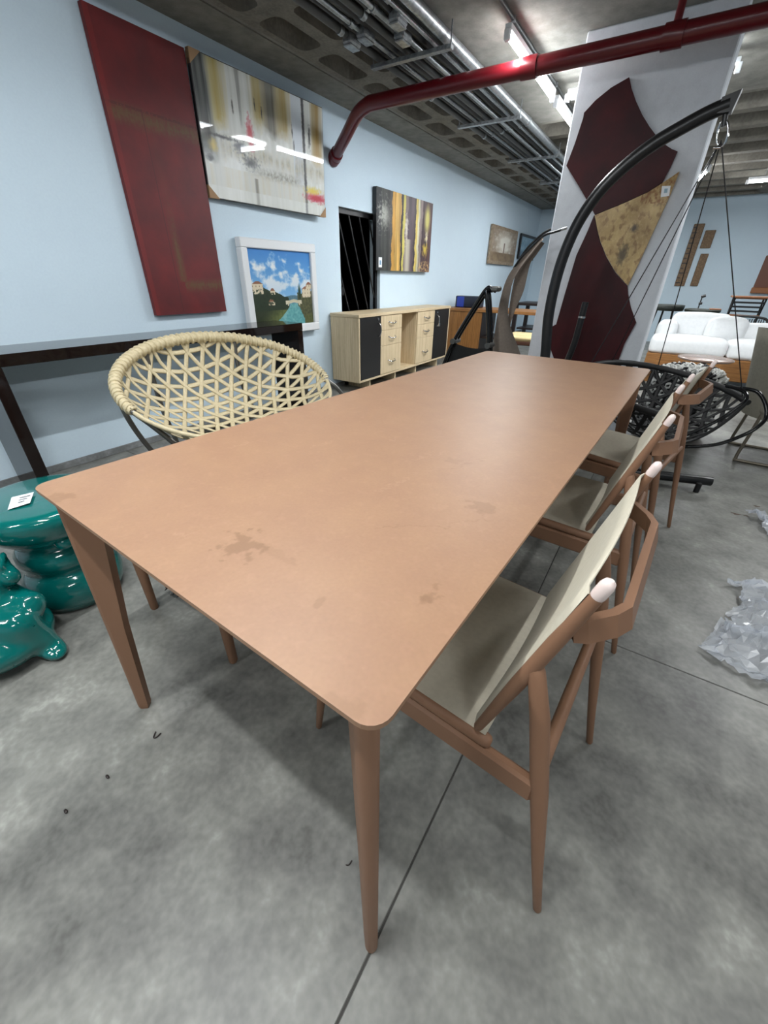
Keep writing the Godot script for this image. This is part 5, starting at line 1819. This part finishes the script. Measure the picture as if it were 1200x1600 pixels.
	for s: float in [1.0, -1.0]:
		st = mb()
		tube(st, smooth([ac + Vector3(-0.2, 0.36, 0.2 * s), ac + Vector3(-0.215, 0.2, 0.21 * s), ac + Vector3(-0.23, 0.03, 0.22 * s), ac + Vector3(-0.20, 0.012, 0.22 * s), ac + Vector3(0.20, 0.012, 0.22 * s), ac + Vector3(0.23, 0.03, 0.22 * s), ac + Vector3(0.2, 0.36, 0.2 * s)], 6), 0.011, 10)
		put(st, "leg_tube", M.bronze, t)
	if sh.size(): return
	# green-black tables behind the sofa
	t = thing("garden_table", "round dark green garden table behind the sofa", "table", Vector3(0.0, 0, -8.2))
	st = mb()
	lathe(st, [Vector2(0, 0.77), Vector2(0.24, 0.77), Vector2(0.25, 0.80), Vector2(0.25, 0.845), Vector2(0, 0.845)], Vector3(-0.12, 0, -8.2), 32)
	put(st, "top", M.greendark, t)
	for k in 3:
		var a := TAU * k / 3.0 + 0.4
		st = mb()
		rod(st, Vector3(-0.12 + cos(a) * 0.22, 0, -8.2 + sin(a) * 0.22), Vector3(-0.12 + cos(a) * 0.12, 0.78, -8.2 + sin(a) * 0.12), 0.014, -1, 8)
		put(st, "leg", M.black, t)
	t = thing("garden_chair", "low dark green chair with slatted rim behind the sofa", "chair", Vector3(0.36, 0, -8.15))
	var gc := Vector3(0.36, 0, -8.15)
	st = mb()
	tube(st, rim_points(gc + Vector3(0, 0.79, 0), Vector3(0.21, 0, 0), Vector3(0, 0, 0.2), 0, TAU, 32), 0.018, 8)
	put(st, "rim", M.greendark, t)
	for k in 14:
		var a := TAU * k / 14.0
		st = mb()
		rod(st, gc + Vector3(cos(a) * 0.18, 0.45, sin(a) * 0.17), gc + Vector3(cos(a) * 0.21, 0.79, sin(a) * 0.2), 0.007, -1, 6)
		put(st, "slat", M.greendark, t)
	st = mb()
	lathe(st, [Vector2(0, 0.42), Vector2(0.19, 0.42), Vector2(0.19, 0.45), Vector2(0, 0.45)], gc, 24)
	put(st, "seat", M.greendark, t)
	for k in 4:
		var a := TAU * (k + 0.5) / 4.0
		st = mb()
		rod(st, gc + Vector3(cos(a) * 0.2, 0, sin(a) * 0.2), gc + Vector3(cos(a) * 0.15, 0.43, sin(a) * 0.15), 0.012, -1, 8)
		put(st, "leg", M.greendark, t)
	st = mb()
	span(st, gc + Vector3(0.08, 0.805, -0.1), gc + Vector3(0.22, 0.82, 0.05), 0.003)
	put(st, "wooden_arm", M.orangewood, t)
	t = thing("small_lamp", "slim black stick lamp standing behind the green chair", "lamp", Vector3(0.30, 0.0, -8.6))
	st = mb()
	rod(st, Vector3(0.315, 0.01, -8.6), Vector3(0.315, 0.94, -8.6), 0.008, -1, 8)
	put(st, "stick", M.black, t)
	st = mb()
	lathe(st, [Vector2(0, 0), Vector2(0.08, 0), Vector2(0.08, 0.012), Vector2(0, 0.015)], Vector3(0.315, 0, -8.6), 20)
	put(st, "base", M.black, t)
	st = mb()
	rod(st, Vector3(0.30, 0.955, -8.6), Vector3(0.355, 0.975, -8.6), 0.02, -1, 10)
	rod(st, Vector3(0.30, 0.86, -8.6), Vector3(0.345, 0.87, -8.6), 0.018, -1, 10)
	put(st, "head", M.black, t)
	# stacked slatted chairs
	var bc := Vector3(0.84, 0, -8.05)
	var ch := thing("slatted_bar_chair", "tall black folding chair with orange wood slats behind the sofa", "chair", bc)
	for q in [[-1, 1], [1, 1], [-1, -1], [1, -1]]:
		st = mb()
		rod(st, bc + Vector3(q[0] * 0.20 - 0.03 * q[0], 0, q[1] * 0.2), bc + Vector3(q[0] * 0.17, 0.97, q[1] * -0.12), 0.011, -1, 8)
		put(st, "leg", M.black, ch)
	for k in 5:
		st = mb()
		box(st, bc + Vector3(0.0, 0.76 + k * 0.053, 0.14 - 0.01 * k), Vector3(0.34, 0.022, 0.03), 0.004)
		put(st, "slat", M.orangewood if k == 4 or k == 0 else M.black, ch)
	st = mb()
	box(st, bc + Vector3(0.02, 0.985, 0.02), Vector3(0.46, 0.02, 0.34), 0.005)
	put(st, "seat_board", M.orangewood, ch)
	# black cord chair next to it
	var kc := Vector3(0.86, 0, -7.55)
	t = thing("cord_chair", "low black chair with corded backrest beside the white sofa", "chair", kc)
	st = mb()
	tube(st, smooth([kc + Vector3(-0.19, 0.40, 0.1), kc + Vector3(-0.20, 0.60, 0.0), kc + Vector3(-0.18, 0.75, -0.02), kc + Vector3(0.18, 0.75, -0.02), kc + Vector3(0.20, 0.60, 0.0), kc + Vector3(0.19, 0.40, 0.1)], 6), 0.014, 8)
	put(st, "back_frame", M.black, t)
	for k in 15:
		st = mb()
		rod(st, kc + Vector3(-0.17 + k * 0.0243, 0.74, -0.02), kc + Vector3(-0.17 + k * 0.0243, 0.43, 0.08), 0.006, -1, 6)
		put(st, "cord", M.blackcord, t)
	st = mb()
	span(st, kc + Vector3(-0.2, 0.40, -0.28), kc + Vector3(0.2, 0.43, 0.12), 0.008)
	put(st, "seat", M.black, t)
	for q in [[-1, 0.1], [1, 0.1], [-1, -0.26], [1, -0.26]]:
		st = mb()
		rod(st, kc + Vector3(q[0] * 0.19, 0, q[1]), kc + Vector3(q[0] * 0.18, 0.41, q[1]), 0.012, -1, 8)
		put(st, "leg", M.black, t)
	# white round backed chair at the edge
	t = thing("white_chair", "white rounded chair back behind the olive armchair", "chair", Vector3(1.22, 0, -5.7))
	st = mb()
	soft_box(st, Vector3(1.22, 0.55, -5.95), Vector3(0.66, 0.46, 0.2), 0.08, 0.02, 0.05)
	put(st, "back", M.sofa, t)
	st = mb()
	soft_box(st, Vector3(1.22, 0.36, -5.62), Vector3(0.62, 0.2, 0.55), 0.07, 0.02)
	put(st, "seat", M.sofa, t)
	for q in [[-1, -1], [1, -1], [-1, 1], [1, 1]]:
		st = mb()
		rod(st, Vector3(1.22 + q[0] * 0.24, 0, -5.64 + q[1] * 0.2), Vector3(1.22 + q[0] * 0.24, 0.28, -5.64 + q[1] * 0.2), 0.018, -1, 10)
		put(st, "leg", M.honey, t)
	# wooden plaques on the far wall
	var Z := -11.27
	var plq := [["ruler_plaque", "tall dark-grained wooden plaque with notched ruler marks on the far wall", [[1083, 350], [1101, 349], [1074, 447], [1055, 447]], M.plaque], ["wood_plaque", "small upper reddish wooden plaque beside the tall one on the far wall", [[1098, 360], [1119, 359], [1110, 388], [1094, 388]], M.plaque], ["wood_plaque", "longer lower wooden plaque hanging under the small one on the far wall", [[1091, 397], [1107, 396], [1091, 447], [1078, 447]], M.plaque], ["wood_board", "large reddish wooden board with a ledge on the far wall", [[1193, 400], [1240, 398], [1226, 459], [1177, 459]], M.redwood]]
	for q in plq:
		var poly := PackedVector2Array()
		var lo := Vector2(99, 99)
		for p in q[2]:
			var w := at_z(p[0], p[1], Z)
			poly.append(Vector2(w.x, w.y))
			lo = lo.min(Vector2(w.x, w.y))
		# a plaque hangs upright: average the two sides
		var xl := (poly[0].x + poly[3].x) * 0.5
		var xr := (poly[1].x + poly[2].x) * 0.5
		var yt := (poly[0].y + poly[1].y) * 0.5
		var yb := (poly[2].y + poly[3].y) * 0.5
		if q[0] == "ruler_plaque": xr -= 0.02
		if q[0] == "wood_plaque": xl += 0.02
		t = thing(q[0], q[1], "plaque", Vector3((xl + xr) * 0.5, yb, Z))
		st = mb()
		span(st, Vector3(xl, yb, -11.3), Vector3(xr, yt, Z), 0.008)
		put(st, "board", q[3], t)
		if q[0] == "wood_board":
			st = mb()
			span(st, Vector3(xl - 0.02, yb, Z), Vector3(xr + 0.02, yb + 0.10, Z + 0.06), 0.01)
			put(st, "ledge", M.orangewood, t)
		if q[0] == "ruler_plaque":
			for k in 12:
				st = mb()
				var y := lerpf(yb + 0.06, yt - 0.06, k / 11.0)
				span(st, Vector3(xl + 0.01, y - 0.009, Z), Vector3(xl + (0.09 if k % 2 == 0 else 0.06), y + 0.009, Z + 0.003), 0)
				put(st, "mark", M.umber, t)

func floor_bits() -> void:
	var st: SurfaceTool
	# crumpled clear film, pinned to the floor
	var spec := [[[0.52, -1.34], [1.30, -1.98], "crumpled sheet of clear plastic film lying on the concrete floor", 0.06], [[0.74, -2.24], [1.35, -2.72], "smaller crumple of clear plastic film next to the larger sheet", 0.09]]
	for i in 2:
		var q = spec[i]
		var n := FastNoiseLite.new()
		n.seed = 40 + i
		n.frequency = 7.0
		n.fractal_type = FastNoiseLite.FRACTAL_RIDGED
		n.fractal_octaves = 4
		var e := FastNoiseLite.new()
		e.seed = 60 + i
		e.frequency = 2.2
		st = mb()
		grid(st, 64, 64, func(u: float, v: float) -> Vector3:
			var rx := u * 2.0 - 1.0
			var rz := v * 2.0 - 1.0
			# ragged, slightly skewed outline
			var x := lerpf(q[0][0], q[1][0], u) + 0.16 * (v - 0.5) * (1.0 if i == 0 else -0.3) + 0.10 * e.get_noise_2d(u * 1.5, v * 1.5)
			var z := lerpf(q[0][1], q[1][1], v) + 0.10 * e.get_noise_2d(u * 1.5 + 9.0, v * 1.5) - 0.10 * (1.0 - u)
			var edge := clampf((1.0 - maxf(absf(rx), absf(rz))) * 3.0, 0.0, 1.0)
			var h = absf(n.get_noise_2d(x, z)) * q[3] * (0.35 + 0.65 * edge)
			h += absf(n.get_noise_2d(x * 3.0 + 5.0, z * 3.0)) * 0.03
			return Vector3(x, 0.003 + h, z), Vector3.ZERO, -1)
		one(st, "plastic_film", M.plastic, q[2], "plastic film")
	# dried brown drips
	st = mb()
	for q in [[1150, 803, 0.022, 0.010], [1178, 799, 0.030, 0.012], [1182, 791, 0.014, 0.008], [1166, 806, 0.012, 0.006]]:
		var p := at_y(q[0], q[1], 0.0)
		var poly := PackedVector2Array()
		for k in 14:
			var a := TAU * k / 14.0
			var w := 1.0 + 0.35 * sin(a * 3.0 + q[0]) + 0.2 * sin(a * 5.0 + q[1])
			poly.append(Vector2(cos(a) * q[2] * w, sin(a) * q[3] * w))
		prism(st, poly, p + Vector3(0, 0.0002, 0), Vector3.RIGHT, Vector3.FORWARD, 0.0008)
	one(st, "brown_drips", mat(C(84, 66, 54), 0.7), "dried brown drips on the concrete beyond the plastic film", "stain")
	# bits of dirt lying about
	var bits := [[245, 1149, "curled dark staple on the floor before the blade leg", 0], [168, 1214, "dark brown crumb on the floor left of the table", 1], [103, 1268, "bigger dark crumb alone on the open concrete", 1], [546, 1350, "tiny curved dark shaving by the near table leg", 2]]
	for q in bits:
		var p := at_y(q[0], q[1], 0.002)
		st = mb()
		if q[3] == 0: tube(st, smooth([p + Vector3(-0.012, 0.001, -0.004), p + Vector3(-0.002, 0.001, 0.008), p + Vector3(0.005, 0.001, 0.004), p + Vector3(0.004, 0.001, -0.010)], 4), 0.002, 6)
		elif q[3] == 1: nets(st, p + Vector3(-0.012, -0.006, -0.012), p + Vector3(0.012, 0.010, 0.012), 0.002, func(w): return ell(w, p + Vector3(0, 0.002, 0), Vector3(0.0075, 0.003, 0.004)))
		else: tube(st, smooth([p + Vector3(-0.006, 0.001, 0.006), p + Vector3(0.0, 0.001, 0.002), p + Vector3(0.001, 0.001, -0.008)], 4), 0.0012, 6)
		one(st, "debris", M.umber, q[2], "debris")
